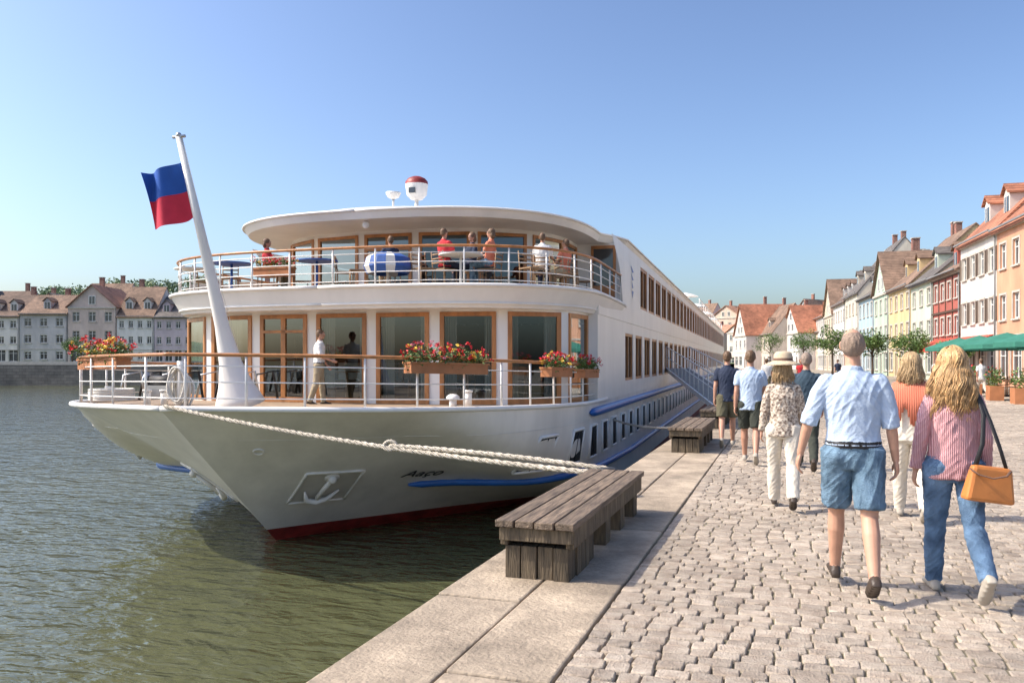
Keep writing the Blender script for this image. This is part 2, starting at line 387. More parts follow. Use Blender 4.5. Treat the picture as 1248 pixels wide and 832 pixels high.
for side in (1,-1):
    mb.quad(W(12.6,4.3*side,Z2),W(12.6,HB*side,Z2),W(12.6,HB*side,Z3),W(12.6,4.3*side,Z3),WH)
    mb.obox(W(12.57,4.75*side,Z2+.05),B*.75*side,-A*.03,V((0,0,1.75)),WD); mb.obox(W(12.53,4.83*side,Z2+.6),B*.59*side,-A*.01,V((0,0,1.1)),DG)
    mb.add([W(12.62,HB*side,Z2),W(12.62,HB*side,Z3),W(10.6,HB*side,Z3),W(11.9,HB*side,Z3-.7),W(12.2,HB*side,Z2+.9)],[(0,1,2,3,4)],WH)
for i in range(6):
    mb.cbox(W(10.5+(i%3)*1.2,-3+i*1.2,Z2+.45),.6,.6,.9,IN)
mb.build('upper_lounge',SM,ship)
half=[(s,t) for s,t in sup(5.15,6.5,5.4,2.7,120) if t>=-1e-6]+[(12.5,5.45),(13.4,HB+.03),(30,HB+.03),(LEN,HB+.03)]
mb=MB(); outline_plate(mb,half,Z3-.0,Z3+.2,WH,inset=.12)
n=len(half)
for side in (1,-1): mb.tube([W(s,t*side,Z3+.2) for s,t in half],.035,6,WH)
for i in range(n-1):
    (s0,t0),(s1,t1)=half[i],half[i+1]
    for k in range(-5,5):
        f0=k/5;f1=(k+1)/5; e0=min(1,t0/3); e1=min(1,t1/3)
        mb.add([W(s0+.2,t0*f0*.96,Z3+.2+.2*(1-f0*f0)*e0),W(s0+.2,t0*f1*.96,Z3+.2+.2*(1-f1*f1)*e0),W(s1+.2,t1*f1*.96,Z3+.2+.2*(1-f1*f1)*e1),W(s1+.2,t1*f0*.96,Z3+.2+.2*(1-f0*f0)*e1)],[(0,1,2,3)],WH,True)
mb.build('roof',SM,ship)
def facade(mb,o,u,w,z0,z1,n,ops,depth,wm,gm,fm,fw=.06,sill=None,mull=1,trans=0,surround=None,bar=.05):
    o=V(o);u=V(u);n=V(n)
    xs=sorted(set([0,w]+[a for q in ops for a in (q[0],q[1])])); zs=sorted(set([z0,z1]+[a for q in ops for a in (q[2],q[3])]))
    P=lambda x,z,d=0:o+u*x+V((0,0,z))+n*d
    for j in range(len(zs)-1):
        zc=(zs[j]+zs[j+1])/2
        for i in range(len(xs)-1):
            xc=(xs[i]+xs[i+1])/2
            if any(q[0]<xc<q[1] and q[2]<zc<q[3] for q in ops): continue
            mb.quad(P(xs[i],zs[j]),P(xs[i+1],zs[j]),P(xs[i+1],zs[j+1]),P(xs[i],zs[j+1]),wm)
    for (a,b,c,d) in ops:
        mb.quad(P(a,c),P(a,c,-depth),P(a,d,-depth),P(a,d),wm); mb.quad(P(b,c),P(b,c,-depth),P(b,d,-depth),P(b,d),wm)
        mb.quad(P(a,c),P(b,c),P(b,c,-depth),P(a,c,-depth),wm); mb.quad(P(a,d),P(b,d),P(b,d,-depth),P(a,d,-depth),wm)
        mb.quad(P(a,c,-depth),P(b,c,-depth),P(b,d,-depth),P(a,d,-depth),gm)
        e=depth-.003
        mb.obox(P(a,c,-e),u*fw,n*bar,V((0,0,d-c)),fm); mb.obox(P(b-fw,c,-e),u*fw,n*bar,V((0,0,d-c)),fm)
        mb.obox(P(a+fw,c,-e),u*(b-a-2*fw),n*bar,V((0,0,fw)),fm); mb.obox(P(a+fw,d-fw,-e),u*(b-a-2*fw),n*bar,V((0,0,fw)),fm)
        for k in range(mull): mb.obox(P(a+(b-a)*(k+1)/(mull+1)-fw/2,c+fw,-e),u*fw,n*(bar-.004),V((0,0,d-c-2*fw)),fm)
        for k in range(trans): mb.obox(P(a+fw,c+(d-c)*.68,-e),u*(b-a-2*fw),n*(bar-.008),V((0,0,fw*.8)),fm)
        if surround is not None:
            t=.13
            mb.obox(P(a-t,c-t,-.01),u*t,n*.045,V((0,0,d-c+2*t)),surround); mb.obox(P(b,c-t,-.01),u*t,n*.045,V((0,0,d-c+2*t)),surround)
            mb.obox(P(a,d,-.01),u*(b-a),n*.045,V((0,0,t)),surround)
        if sill is not None: mb.obox(P(a-.1,c-.12,.0),u*(b-a+.2),n*.12,V((0,0,.1)),sill)
for side,nm in ((1,'starboard_side'),(-1,'port_side')):
    mb=MB()
    ops=[(4.6+2.3*i,6.3+2.3*i,1.0,2.45) for i in range(37)]
    facade(mb,W(SX,HB*side,0),A,LEN-SX,.5,Z1,B*side,ops,.08,WH,DG,WD,.08,mull=1)
    ops=[(4.0+2.3*i,5.95+2.3*i,3.4,4.85) for i in range(36)]
    facade(mb,W(12.6,HB*side,0),A,LEN-12.6,Z2,Z3,B*side,ops,.08,WH,DG,WD,.09,mull=1)
    mb.obox(W(SX,(HB-.1)*side,Z1+.002),A*(LEN-SX),B*side*.12,V((0,0,Z2-Z1-.004)),WH)
    mb.build(nm,SM,ship)
mb=MB(); p=W(14.6,HB+.012,4.35)
for k in range(3): mb.add([p+A*(-.35+.1*k)+V((0,0,.3-.25*k)),p+A*(.3-.05*k)+V((0,0,.12-.25*k)),p+A*(-.1)+V((0,0,.08-.25*k))],[(0,1,2)],BL)
mb.add([p+A*(-.2)+V((0,0,-.5)),p+A*.25+V((0,0,-.5)),p+A*.02+V((0,0,-.75))],[(0,1,2)],BL)
mb.build('emblem',SM,ship)
def railing(mb,P,h,nb,post,toprad=.032,top=WD):
    P=[V(p) for p in P]; up=V((0,0,1))
    mb.tube([p+up*h for p in P],toprad,8,top,sx=1.5)
    for k in range(nb): mb.tube([p+up*(h*(k+.6)/(nb+.3)) for p in P],.012,6,WH)
    last=P[0]; acc=post
    for i in range(len(P)):
        acc+=(P[i]-last).length; last=P[i]
        if acc>=post or i==len(P)-1:
            mb.tube([P[i],P[i]+up*(h-.01)],.022,8,WH); acc=0
mb=MB()
def edge(q):
    U=abs(q)*1.006; s,t=deckc(U); sg=1 if q>=0 else -1
    return W(s+.12,max(0,(t-.09))*sg,zdk(s)+.02)
railing(mb,[edge(q) for q in np.linspace(-1,1,260)],.9,3,.95)
mb.build('bow_railing',SM,ship)
mb=MB()
ph=[(s,t) for s,t in sup(5.75,4.8,4.6,3.0,240)]; ph=[(12.4,-5.75),(11.5,-5.75),(10.5,-5.75)]+ph+[(10.5,5.75),(11.5,5.75),(12.4,5.75)]
railing(mb,[W(s,t*.985,Z2) for s,t in ph],.88,4,.95)
mb.build('upper_railing',SM,ship)
mb=MB()
for t in (5.5,-5.5): railing(mb,[W(s,t,Z3+.22) for s in np.linspace(52,98,50)],.95,3,1.9,top=WH)
for s,t,a,b,h in ((52,0,5,3.5,1.3),(66,1,9,5,1.5),(84,0,6,5,1.6)):
    mb.cbox(W(s,t,Z3+.2+h/2),b,a,h,WH,rz=aR); mb.cbox(W(s,t,Z3+.25+h),b+.4,a+.4,.1,WH,rz=aR)
    mb.cbox(W(s,t,Z3+.2+h*.62),b+.02,a*.8,h*.35,DG,rz=aR)
for i in range(14):
    s=55+3.2*i; t=4.2
    if i%4==0: mb.tube([W(s,t,Z3+.2),W(s,t,Z3+1.9)],.03,6,ST); mb.lathe(W(s,t,Z3+1.6),[(1.1,0),(.6,.2),(0,.35)],8,CU,False)
    else: mb.cbox(W(s,t,Z3+.5),.5,.5,.6,WD); mb.cbox(W(s+.3,t,Z3+.8),.5,.08,.9,WD)
mb.build('sun_deck',SM,ship)
mb=MB(); p=W(8.6,.75,Z3+.38)
mb.tube([p-V((0,0,.1)),p+V((0,0,.5))],.055,8,WH); mb.lathe(p+V((0,0,.42)),[(0,0),(.16,.02),(.27,.14),(.30,.36),(.31,.42)],24,WH); mb.lathe(p+V((0,0,.84)),[(.31,0),(.30,.08),(.23,.16),(.12,.21),(0,.22)],24,RD)
mb.cbox(p+V((0,-.28,.64)),.18,.06,.14,DG)
p=W(8.2,.25,Z3+.38); mb.tube([p-V((0,0,.1)),p+V((0,0,.45))],.03,8,WH); mb.lathe(p+V((0,0,.4)),[(.05,0),(.15,.05),(.2,.15),(.2,.18),(0,.19)],16,WH)
p=W(6.9,.1,Z3-.1); mb.ell(p,.1,WH)
mb.build('radar_dome',SM,ship)
fb=V((-10.45,13.9,.72)); ft=V((-10.95,12.7,5.95)); fd=ft-fb
mb=MB(); mb.tube([fb,fb+fd*.03,fb+fd*.08,fb+fd*.16,fb+fd*.3,fb+fd*.62,fb+fd*.98],[.5,.44,.33,.22,.14,.085,.06],16,WH)
mb.tube([fb+fd*.98-V((.14,0,0)),fb+fd*.98+V((.14,0,0))],.03,6,ST); mb.ell(fb+fd*.985,.055,ST)
mb.tube([fb+fd*.97+V((.08,-.02,0)),fb+fd*.6+V((.13,-.02,0)),fb+fd*.2+V((.28,-.02,0))],.006,4,CU)
mb.build('flagstaff',SM,ship)
m_fb=M('flag_blue',(.02,.10,.42),.8,.1); m_fr=M('flag_red',(.62,.03,.07),.8,.1)
mb=MB(); R=V((math.cos(YAW),math.sin(YAW),0)); F=V((-math.sin(YAW),math.cos(YAW),0))
h0=fb+fd*.895; h1=fb+fd*.70; nx,nz=30,20
g=[[None]*(nz+1) for _ in range(nx+1)]
for i in range(nx+1):
    for j in range(nz+1):
        x=i/nx;z=j/nz; g[i][j]=h1.lerp(h0,z)-R*(.06+.8*x-.05*math.sin(x*6+z*2))+V((0,0,-.22*x-.05*math.sin(3*x)))+F*(.13*math.sin(x*8+z*1.8)*(.2+x))
mb.v=[tuple(p) for r in g for p in r]
for i in range(nx):
    for j in range(nz):
        k=nz+1; mb.f.append((i*k+j,(i+1)*k+j,(i+1)*k+j+1,i*k+j+1)); mb.m.append(0 if j>=nz/2 else 1); mb.s.append(True)
mb.build('flag',[m_fb,m_fr],ship)
mb=MB()
c=W(2.9,-2.7,.78)
mb.cbox(c+V((0,0,.15)),.6,.4,.3,ST,rz=.1); mb.tube([c+V((-.35,0,.38)),c+V((.35,0,.38))],.13,14,DK); mb.tube([c+V((.35,0,.38)),c+V((.39,0,.38))],.2,14,ST); mb.tube([c+V((-.39,0,.38)),c+V((-.35,0,.38))],.2,14,ST)
for s,t in ((1.6,-1.6),(1.6,-2.0),(3,4.2),(3,-4.2)):
    c=W(s,t,.72); mb.tube([c,c+V((0,0,.3))],.07,12,WH); mb.tube([c+V((0,0,.28)),c+V((0,0,.32))],.09,12,WH)
for k in range(9):
    c=W(1.5,-1.15,1.15)+V((.03*math.sin(k*2),.03*k-.12,-.02*k))
    mb.tube([c+V((.2*math.cos(a),.02*math.sin(3*a+k),.33*math.sin(a))) for a in np.linspace(0,2*PI,20)[:-1]],.022,6,CU,closed=True)
mb.tube([W(1.5,-1.15,.7),W(1.5,-1.15,1.6)],.06,8,WH)
for k in range(5):
    mb.tube([W(2.2,-3.4,.8+.05*k)+V((.42*math.cos(a),.42*math.sin(a),0)) for a in np.linspace(0,2*PI,24)[:-1]],.03,6,CU,closed=True)
for k in range(8):
    c=W(3.2+.2*k,-4.1+.35*k,.74); mb.tube([c,c+V((.12,0,.55)),c+V((.5,.1,.62)),c+V((.62,.1,0))],.03,6,DK if k%2 else ST)
for s,t in ((4.3,3.4),):
    c=W(s,t,.6); mb.tube([c,c+V((0,0,.22))],.08,12,WH); mb.lathe(c+V((0,0,.2)),[(.14,0),(.14,.05),(.08,.1),(0,.11)],14,WH)
mb.build('windlass',SM,ship)
FM=[m_ochre,m_leaf,m_leaf2,m_flr,m_flw,m_fly]
def flowerbox(p0,p1,zt,nl=260,fl=80,k=1.0,yel=False):
    e=empty('flower_box'); e.parent=ship; p0=V(p0);p1=V(p1); u=(p1-p0); l=u.length; u.normalize(); n=V((u.y,-u.x,0))
    mb=MB(); b=p0+V((0,0,zt-.2)); 
    mb.obox(b-n*.13,u*l,n*.26,V((0,0,.19)),0); mb.obox(b-n*.15-u*.02+V((0,0,.17)),u*(l+.04),n*.30,V((0,0,.035)),0)
    mb.build('trough',FM,e)
    mb=MB(); m=int(l/.2)+1
    for i in range(m):
        c=b+u*(l*(i+.5)/m)+V((0,0,.27+.08*random.random())); kk=k*random.uniform(.8,1.2)
        leaves(mb,c,(.17*kk,.17*kk,.15*kk),nl//m*2,.032,(1,1,2),cull=False,shell=.5); leaves(mb,c-V((0,0,.14)),(.2,.2,.1),nl//m//3,.03,(1,2))
        for _ in range(max(3,fl//m//2)):
            d=V((random.gauss(0,1),random.gauss(0,1),abs(random.gauss(0,1))*.9)).normalized()
            leaves(mb,c+V((d.x*.2*kk,d.y*.2*kk,d.z*.19*kk)),(.042,.042,.035),12,.024,random.choice(((3,),(3,),(3,),(3,),(4,),(5,))) if not yel else random.choice(((3,),(3,),(5,))),cull=False)
    mb.build('flowers',FM,e)
rp=edge
flowerbox(rp(.415)+V((0,-.12,0)),rp(.575)+V((.05,-.1,0)),.83,500,190,1.2)
flowerbox(rp(.745)+V((.1,0,0)),rp(.83)+V((.1,0,0)),.80,280,120,1.05)
flowerbox(rp(.90)+V((.08,0,0)),rp(.99)+V((.08,0,0)),.78,360,110,1.2)
flowerbox(rp(-.14)+V((0,.12,0)),rp(-.335)+V((-.05,.1,0)),.86,700,240,1.5,True)
# ================================================================ WATER, GROUND
def sheet(name,pts,z,mat):
    me=bpy.data.meshes.new(name); me.from_pydata([(x,y,z) for x,y in pts],[],[tuple(range(len(pts)))]); me.materials.append(mat); me.update()
    ob=bpy.data.objects.new(name,me); sc.collection.objects.link(ob); return ob
mw=bpy.data.materials.new('river_water'); mw.use_nodes=True; nt=mw.node_tree; N=nt.nodes; b=N['Principled BSDF']
b.inputs['Roughness'].default_value=.03; b.inputs['IOR'].default_value=1.36
tc=N.new('ShaderNodeTexCoord')
def nz(scale,st,det=3,rot=0):
    mp=N.new('ShaderNodeMapping'); mp.inputs['Scale'].default_value=st; mp.inputs['Rotation'].default_value=(0,0,rot); nt.links.new(tc.outputs['Object'],mp.inputs[0])
    n=N.new('ShaderNodeTexNoise'); n.inputs['Scale'].default_value=scale; n.inputs['Detail'].default_value=det; n.inputs['Distortion'].default_value=.5
    nt.links.new(mp.outputs[0],n.inputs['Vector']); return n.outputs['Fac']
a1=nz(.7,(1,1.9,1),2,.3); a2=nz(1.9,(1,2.3,1),2,.1); a3=nz(6,(1,1.8,1),2,-.2)
def mth(op,x,y):
    m=N.new('ShaderNodeMath'); m.operation=op
    for i,q in enumerate((x,y)):
        if isinstance(q,(int,float)): m.inputs[i].default_value=q
        else: nt.links.new(q,m.inputs[i])
    return m.outputs[0]
hgt=mth('ADD',mth('ADD',mth('MULTIPLY',a1,.14),mth('MULTIPLY',a2,.080)),mth('MULTIPLY',a3,.014))
bp=N.new('ShaderNodeBump'); bp.inputs['Strength'].default_value=1; bp.inputs['Distance'].default_value=1.0
nt.links.new(hgt,bp.inputs['Height']); nt.links.new(bp.outputs[0],b.inputs['Normal'])
r=N.new('ShaderNodeValToRGB'); r.color_ramp.elements[0].color=(.052,.062,.032,1); r.color_ramp.elements[1].color=(.105,.105,.048,1)
nt.links.new(nz(.12,(1,1,1),3),r.inputs[0]); nt.links.new(r.outputs[0],b.inputs['Base Color'])
sheet('river_water',[(-1500,-300),(5,-300),(5,1500),(-1500,1500)],ZW,mw)
m_far=Mbrick('paving_setts',(.37,.31,.24),(.31,.265,.21),(.2,.175,.14),1,.17,.13,.010,bump=.5)
edgeR=[(-2.2,-60),(-2.2,112),(-12,170),(-40,250),(-140,380),(-500,600)]
sheet('ground',edgeR+[(-500,1500),(1500,1500),(1500,-60)],0.,m_far)
m_qw=Mbrick('quay_wall_stone',(.26,.24,.2),(.2,.18,.15),(.1,.09,.08),1,.9,.4,.02,vertical=True,bump=1)
mb=MB()
for i in range(len(edgeR)-1):
    (x0,y0),(x1,y1)=edgeR[i],edgeR[i+1]; mb.quad((x0,y0,-4),(x1,y1,-4),(x1,y1,-.0),(x0,y0,-.0),0)
mb.build('quay_wall',[m_qw])
m_slab=stain(stain(M('kerb_sandstone',(.40,.325,.24),.85,.2,2.2,bump=.7,bscale=35,island=.1,detail=8),1.3,.62,1.12),14,.84,1.08)
mb=MB()
for x0,x1 in ((-2.24,-1.66),(-1.645,-1.1)):
    y=-8+random.random()
    while y<110:
        l=random.uniform(1.3,2.1); h=.035+random.uniform(-.004,.004)
        mb.obox((x0,y,-.12),(x1-x0,0,0),(0,l-.014,0),(0,0,.12+h),0); y+=l
mb.build('quay_kerb',[m_slab],bevel=.012)
m_cob=stain(stain(M('cobble_granite',(.38,.305,.235),.8,.12,9,bump=.8,bscale=80,island=.2,col2=(.42,.36,.29),detail=6),.5,.8,1.1),25,.86,1.08)
m_sand=M('joint_sand',(.18,.15,.11),.95,.3,6,bump=.4,col2=(.18,.165,.10))
sheet('joint_sand',[(-1.1,-6),(22,-6),(22,46),(-1.1,46)],.008,m_sand)
vv=[];ff=[];sm_=[];o=0;y=.9
cs8=[(-1,-.8),(-.84,-1),(.84,-1),(1,-.8),(1,.8),(.84,1),(-.84,1),(-1,.8)]
rd=random.Random(5)
while y<46:
    sc_k=1 if y<22 else 1.25
    rh=rd.uniform(.105,.135)*sc_k; xmax=.27*y+3.2; x=-1.09
    while x<xmax:
        wd=rd.uniform(.115,.195)*sc_k
        cx=x+wd/2; cy=y+rh/2+.008*math.sin(x*2.3+y); hx=wd/2-.0045; hy=rh/2-.0045
        zt=.026+rd.uniform(-.0035,.0035)+.006*math.sin(cx*1.3+cy*.7)
        tx=rd.uniform(-.04,.04);ty=rd.uniform(-.05,.05)
        jj=[(rd.uniform(-.005,.005),rd.uniform(-.005,.005)) for _ in range(8)]
        for ins,z,k in ((0,-.01,0),(.001,zt-.007,1),(.008,zt,1)):
            for q in range(8):
                px=cs8[q][0]*(hx-ins)+jj[q][0]; py=cs8[q][1]*(hy-ins)+jj[q][1]
                vv.append((cx+px,cy+py,z+k*(tx*px+ty*py)))
        for r_ in (0,8):
            for q in range(8): ff.append((o+r_+q,o+r_+(q+1)%8,o+r_+8+(q+1)%8,o+r_+8+q)); sm_.append(True)
        ff.append(tuple(o+16+q for q in range(8))); sm_.append(False); o+=24
        x+=wd
    y+=rh
me=bpy.data.meshes.new('cobblestone_pavement'); me.from_pydata(vv,[],ff); me.materials.append(m_cob)
me.polygons.foreach_set('use_smooth',sm_); me.update()
ob=bpy.data.objects.new('cobblestone_pavement',me); sc.collection.objects.link(ob)
# ================================================================ BENCHES
m_bw=M('weathered_bench_wood',(.125,.09,.063),.75,.4,5,bump=.8,bscale=14,stretch=(6,.6,6),island=.2,col2=(.175,.13,.09))
m_bd=M('bench_dark_wood',(.075,.058,.038),.8,.4,5,bump=.8,bscale=14,stretch=(6,6,.8),island=.25,col2=(.12,.09,.055))
def bench(x,y0,L,wd=.58,h=.43):
    e=empty('park_bench',(x,y0,.035)); mb=MB(); n=4; g=.014; pw=(wd-g*(n-1))/n
    for i in range(n): mb.obox((-wd/2+i*(pw+g),-.07+random.uniform(-.012,.012),h-.05),(pw,0,0),(0,L+.14,0),(0,0,.05),0)
    mb.build('seat',[m_bw],e,bevel=.006)
    mb=MB()
    for sx in (-1,1):
        mb.obox((sx*(wd/2-.045)-.03,0,h-.19),(.06,0,0),(0,L,0),(0,0,.138),0)
    mb.obox((-wd/2+.02,-.04,h-.15),(wd-.04,0,0),(0,.05,0),(0,0,.098),0)
    mb.build('side_beam',[m_bd],e,bevel=.006)
    mb=MB()
    ys=[0.02,.6,1.25,1.9,L-.22] if L>2 else [0.02,L*.45,L-.22]
    for k,yy in enumerate(ys):
        for i in range(4):
            wq=(wd-.1)/4
            mb.obox((-wd/2+.05+i*wq,yy+random.uniform(-.01,.01),0),(wq-.008,0,0),(0,.2,0),(0,0,h-.192),0)
    for i in range(3):
        for sx in (-1,1): mb.obox((sx*(wd/2-.06)-.02,.03+i*.125+.2,0.0),(.035,0,0),(0,.115,0),(0,0,h-.2),0)
    mb.build('leg',[m_bd],e,bevel=.006)
    return e
bench(-1.70,5.6,2.8); bench(-1.66,14.2,2.6); bench(-1.66,19.5,2.4)
m_rope=Mwave('hemp_rope',(.52,.46,.37),(.70,.64,.54),14,'DIAGONAL',.9,0,.8)
m_iron=M('cast_iron',(.05,.05,.05),.5,.3,metal=.5)
def bollard(x,y):
    mb=MB(); mb.lathe((x,y,.03),[(0.13,0),(.13,.02),(.085,.04),(.075,.24),(.12,.27),(.12,.32),(.07,.34),(0,.345)],20,0); mb.build('mooring_bollard',[m_iron])
bollard(-1.98,9.35); bollard(-1.95,17.4); bollard(-1.95,27)
def sag(a,b,s,n=40): 
    a=V(a);b=V(b); return [a.lerp(b,i/n)-V((0,0,s*4*(i/n)*(1-i/n))) for i in range(n+1)]
def rope(pts,r,name='mooring_rope'):
    e=MB()
    P=[V(p) for p in pts]; c=[0]
    for i in range(1,len(P)): c.append(c[-1]+(P[i]-P[i-1]).length)
    L=c[-1]; n=min(520,max(60,int(L/.02)))
    for k in range(3):
        Q=[]
        for i in range(n+1):
            x=L*i/n; j=max(1,min(len(c)-1,int(np.searchsorted(c,x)))); f=(x-c[j-1])/(c[j]-c[j-1]); p=P[j-1].lerp(P[j],f); d=(P[j]-P[j-1]).normalized()
            a=d.orthogonal().normalized(); bb=d.cross(a); th=x/(r*7)*2*PI*.5+k*2*PI/3
            Q.append(p+a*(r*.5*math.cos(th))+bb*(r*.5*math.sin(th)))
        e.tube(Q,r*.56,6,0)
    e.build(name,[m_rope])
bt=W(*hull(0,1))+V((.1,-.02,.06)); be=V((-1.98,9.3,.30))
pp=sag(bt,be,.10,50)
rope(pp,.033)
mid=pp[30]; rope(sag(mid+V((0,0,.03)),be+V((.02,.06,.05)),-.03,30),.030)
mb=MB(); q=pp[30]; mb.tube([q+V((.09*math.cos(a),.02*math.sin(a),.03+.06*math.sin(a))) for a in np.linspace(0,2*PI,14)[:-1]],.025,6,0,closed=True)
for k in range(3): mb.tube([V((-1.98,9.35,.2+.035*k))+V((.11*math.cos(a),.11*math.sin(a),0)) for a in np.linspace(0,2*PI,20)[:-1]],.03,6,0,closed=True)
mb.build('rope_eye',[m_rope])
p,u,up,n=hframe(10.6,.0,1); rope(sag(p+n*.03,(-1.95,17.4,.25),.12,24),.03)
m_al=M('gangway_paint',(.75,.75,.73),.45,.05); m_tr=M('gangway_tread',(.30,.30,.29),.85,.15,10)
e=empty('gangway'); mb=MB(); g0=V((-1.75,26.8,.05)); g1=V((-4.75,37.5,1.15)); gd=(g1-g0); gl=gd.length; gu=gd.normalized(); gs=V((gu.y,-gu.x,0)).normalized()
for sgn in (-.5,.5):
    mb.obox(g0+gs*sgn-gs*.03,gd,gs*.06,V((0,0,.16)),0)
    rpt=[g0+gd*(i/12)+gs*sgn+V((0,0,.15)) for i in range(13)]
    mb.tube([q+V((0,0,.95)) for q in rpt],.025,6,0); mb.tube([q+V((0,0,.5)) for q in rpt],.018,6,0)
    for q in rpt: mb.tube([q,q+V((0,0,.95))],.018,6,0)
for i in range(34): mb.obox(g0+gd*(i/34)-gs*.5+V((0,0,.1)),gs*1.0,gu*.24,V((0,0,.03)),1)
mb.build('gangway_frame',[m_al,m_tr],e)
# ================================================================ HOUSES
m_ho=[M('window_dark_glass',(.05,.06,.07),.08,.5,.8,spec=.9),M('window_frame_white',(.7,.69,.65),.5,.05),M('stone_trim',(.48,.44,.38),.8,.12,3),
      Mbrick('chimney_brick',(.3,.1,.06),(.24,.08,.05),(.3,.27,.24),1,.25,.08,.01,vertical=True),M('door_wood',(.08,.045,.025),.6,.3),M('gutter_zinc',(.22,.22,.22),.5,.1)]
_wc={}
def wallm(c):
    if c not in _wc: _wc[c]=stain(M('plaster_%d'%len(_wc),c,.85,.06,.5,bump=.15,bscale=12,detail=8),.7,.82,1.06,(1,1,.35))
    return _wc[c]
_rc={}
def roofm(c):
    if c not in _rc: _rc[c]=stain(Mwave('roof_tiles_%d'%len(_rc),tuple(x*.75 for x in c),tuple(x*1.2 for x in c),1.6,'Z',.85,1.5,.8),.35,.7,1.2)
    return _rc[c]
def house(p0,u,w,dep,eave,ridge,wc,rc,fl,cols,gable=False,dorm=0,shut=None,chim=1,z0=0,shop=True,name='town_house',lod=0,timber=False):
    p0=V((p0[0],p0[1],0)); u=V((u[0],u[1],0)).normalized(); n=V((-u.y,u.x,0))
    e=empty(name); mats=[wallm(wc),roofm(rc)]+m_ho+[M('shutter_paint',shut,.6,.1) if shut else m_ho[4]]
    WA,RO,GL_,FR,TR,BR,DO,GU,SH=range(9)
    mb=MB(); fh=(eave-.3)/fl; ops=[]; fcol=w/cols; ww=min(1.15,fcol*.5)
    doorc=random.randrange(cols); doors=[]
    for f in range(fl):
        for c in range(cols):
            xc=fcol*(c+.5); zb=z0+f*fh+.95; zt=z0+f*fh+min(fh-.45,.95+1.55)
            if f==0 and shop:
                if c==doorc: doors.append((xc-.55,xc+.55,z0+.05,z0+2.4)); continue
                ops.append((xc-fcol*.38,xc+fcol*.38,z0+.6,z0+2.5)); continue
            ops.append((xc-ww/2,xc+ww/2,zb,zt))
    facade(mb,p0,u,w,z0,z0+eave,n,ops+doors,.16,WA,GL_,FR,.07,sill=TR,mull=1,trans=1,surround=TR if lod==0 else None)
    for d in doors: mb.obox(p0+u*(d[0]+.02)+V((0,0,d[2]))-n*.158,u*1.06,n*.05,V((0,0,1.95)),DO)
    if shut:
        for (a,b_,c,d) in ops:
            if c>z0+2:
                for x in (a-.16-.5,b_+.16): mb.obox(p0+u*x+V((0,0,c))+n*.003,u*.48,n*.05,V((0,0,d-c)),SH)
    q0=p0;q1=p0+u*w;q2=q1-n*dep;q3=q0-n*dep; Z=lambda p,z:V((p.x,p.y,z))
    for a,b_ in ((q1,q2),(q2,q3),(q3,q0)): mb.quad(Z(a,z0),Z(b_,z0),Z(b_,z0+eave),Z(a,z0+eave),WA)
    for (a,dd,nn) in ((q0,-n,-u),):
        if lod==0:
            for f in range(1,fl):
                for k in (.3,.7):
                    o=a+dd*(dep*k-.45)+V((0,0,z0+f*fh+.95)); mb.obox(o,dd*.9,nn*.03,V((0,0,1.4)),GL_); mb.obox(o-dd*.08-V((0,0,.08)),dd*1.06,nn*.05,V((0,0,.08)),TR)
    ze=z0+eave; zr=z0+ridge; th=.16
    mb.obox(p0-u*.002+V((0,0,ze-.3))+n*.002,u*(w-.01),n*.2,V((0,0,.22)),TR)
    mb.obox(p0+V((0,0,z0+fh-.12))+n*.002,u*(w-.01),n*.07,V((0,0,.12)),TR)
    mb.tube([p0+u*.15+n*.08+V((0,0,z0)),p0+u*.15+n*.08+V((0,0,ze-.3))],.05,6,GU)
    if not gable:
        m0=(q0+q3)/2;m1=(q1+q2)/2
        mb.add([Z(q0,ze),Z(q3,ze),Z(m0,zr)],[(0,1,2)],WA); mb.add([Z(q1,ze),Z(q2,ze),Z(m1,zr)],[(0,1,2)],WA)
        for (a,sg) in ((q0,1),(q3,-1)):
            sl=(V((0,0,zr-ze))-n*sg*dep/2); ext=sl.normalized()*.45
            mb.obox(Z(a,ze)-ext-u*.08,u*(w+.16),sl+ext,V((0,0,th)),RO)
        mb.obox(Z(q0,ze-.1)+n*.42,u*w,n*.12,V((0,0,.1)),GU)
        for d in range(dorm):
            xc=w*(d+.5)/dorm; dz=(zr-ze)*.22; back=dep/2*.22
            o=Z(q0,ze+dz)-n*back+u*(xc-.6); mb.obox(o-V((0,0,.2)),u*1.2,-n*2.0,V((0,0,1.5)),WA)
            mb.obox(o+u*.2+n*.01+V((0,0,.15)),u*.8,n*.02,V((0,0,1.0)),GL_); mb.obox(o+u*.57+n*.03+V((0,0,.15)),u*.06,n*.02,V((0,0,1.0)),FR)
            for sg in (0,1):
                t0=o+V((0,0,1.3))+u*(1.35 if sg else -.15)+n*.2; tt=o+V((0,0,1.95))+u*.6+n*.2
                mb.obox(t0,tt-t0,-n*2.4,V((0,0,.1)),RO)
            mb.add([o+V((0,0,1.3)),o+u*1.2+V((0,0,1.3)),o+u*.6+V((0,0,1.93))],[(0,1,2)],WA)
        cpos=[m0+u*(w*random.uniform(.1,.9))-n*.5 for _ in range(chim)]
    else:
        mf=(q0+q1)/2; mk=(q3+q2)/2
        mb.add([Z(q0,ze),Z(q1,ze),Z(mf,zr)],[(0,1,2)],WA); mb.add([Z(q3,ze),Z(q2,ze),Z(mk,zr)],[(0,1,2)],WA)
        for (a,sg) in ((q0,1),(q1,-1)):
            sl=(V((0,0,zr-ze))+u*sg*w/2); ext=sl.normalized()*.35
            mb.obox(Z(a,ze)-ext+n*.35,-n*(dep+.35),sl+ext,V((0,0,th)),RO)
        k=max(1,int((zr-ze)/2.2))
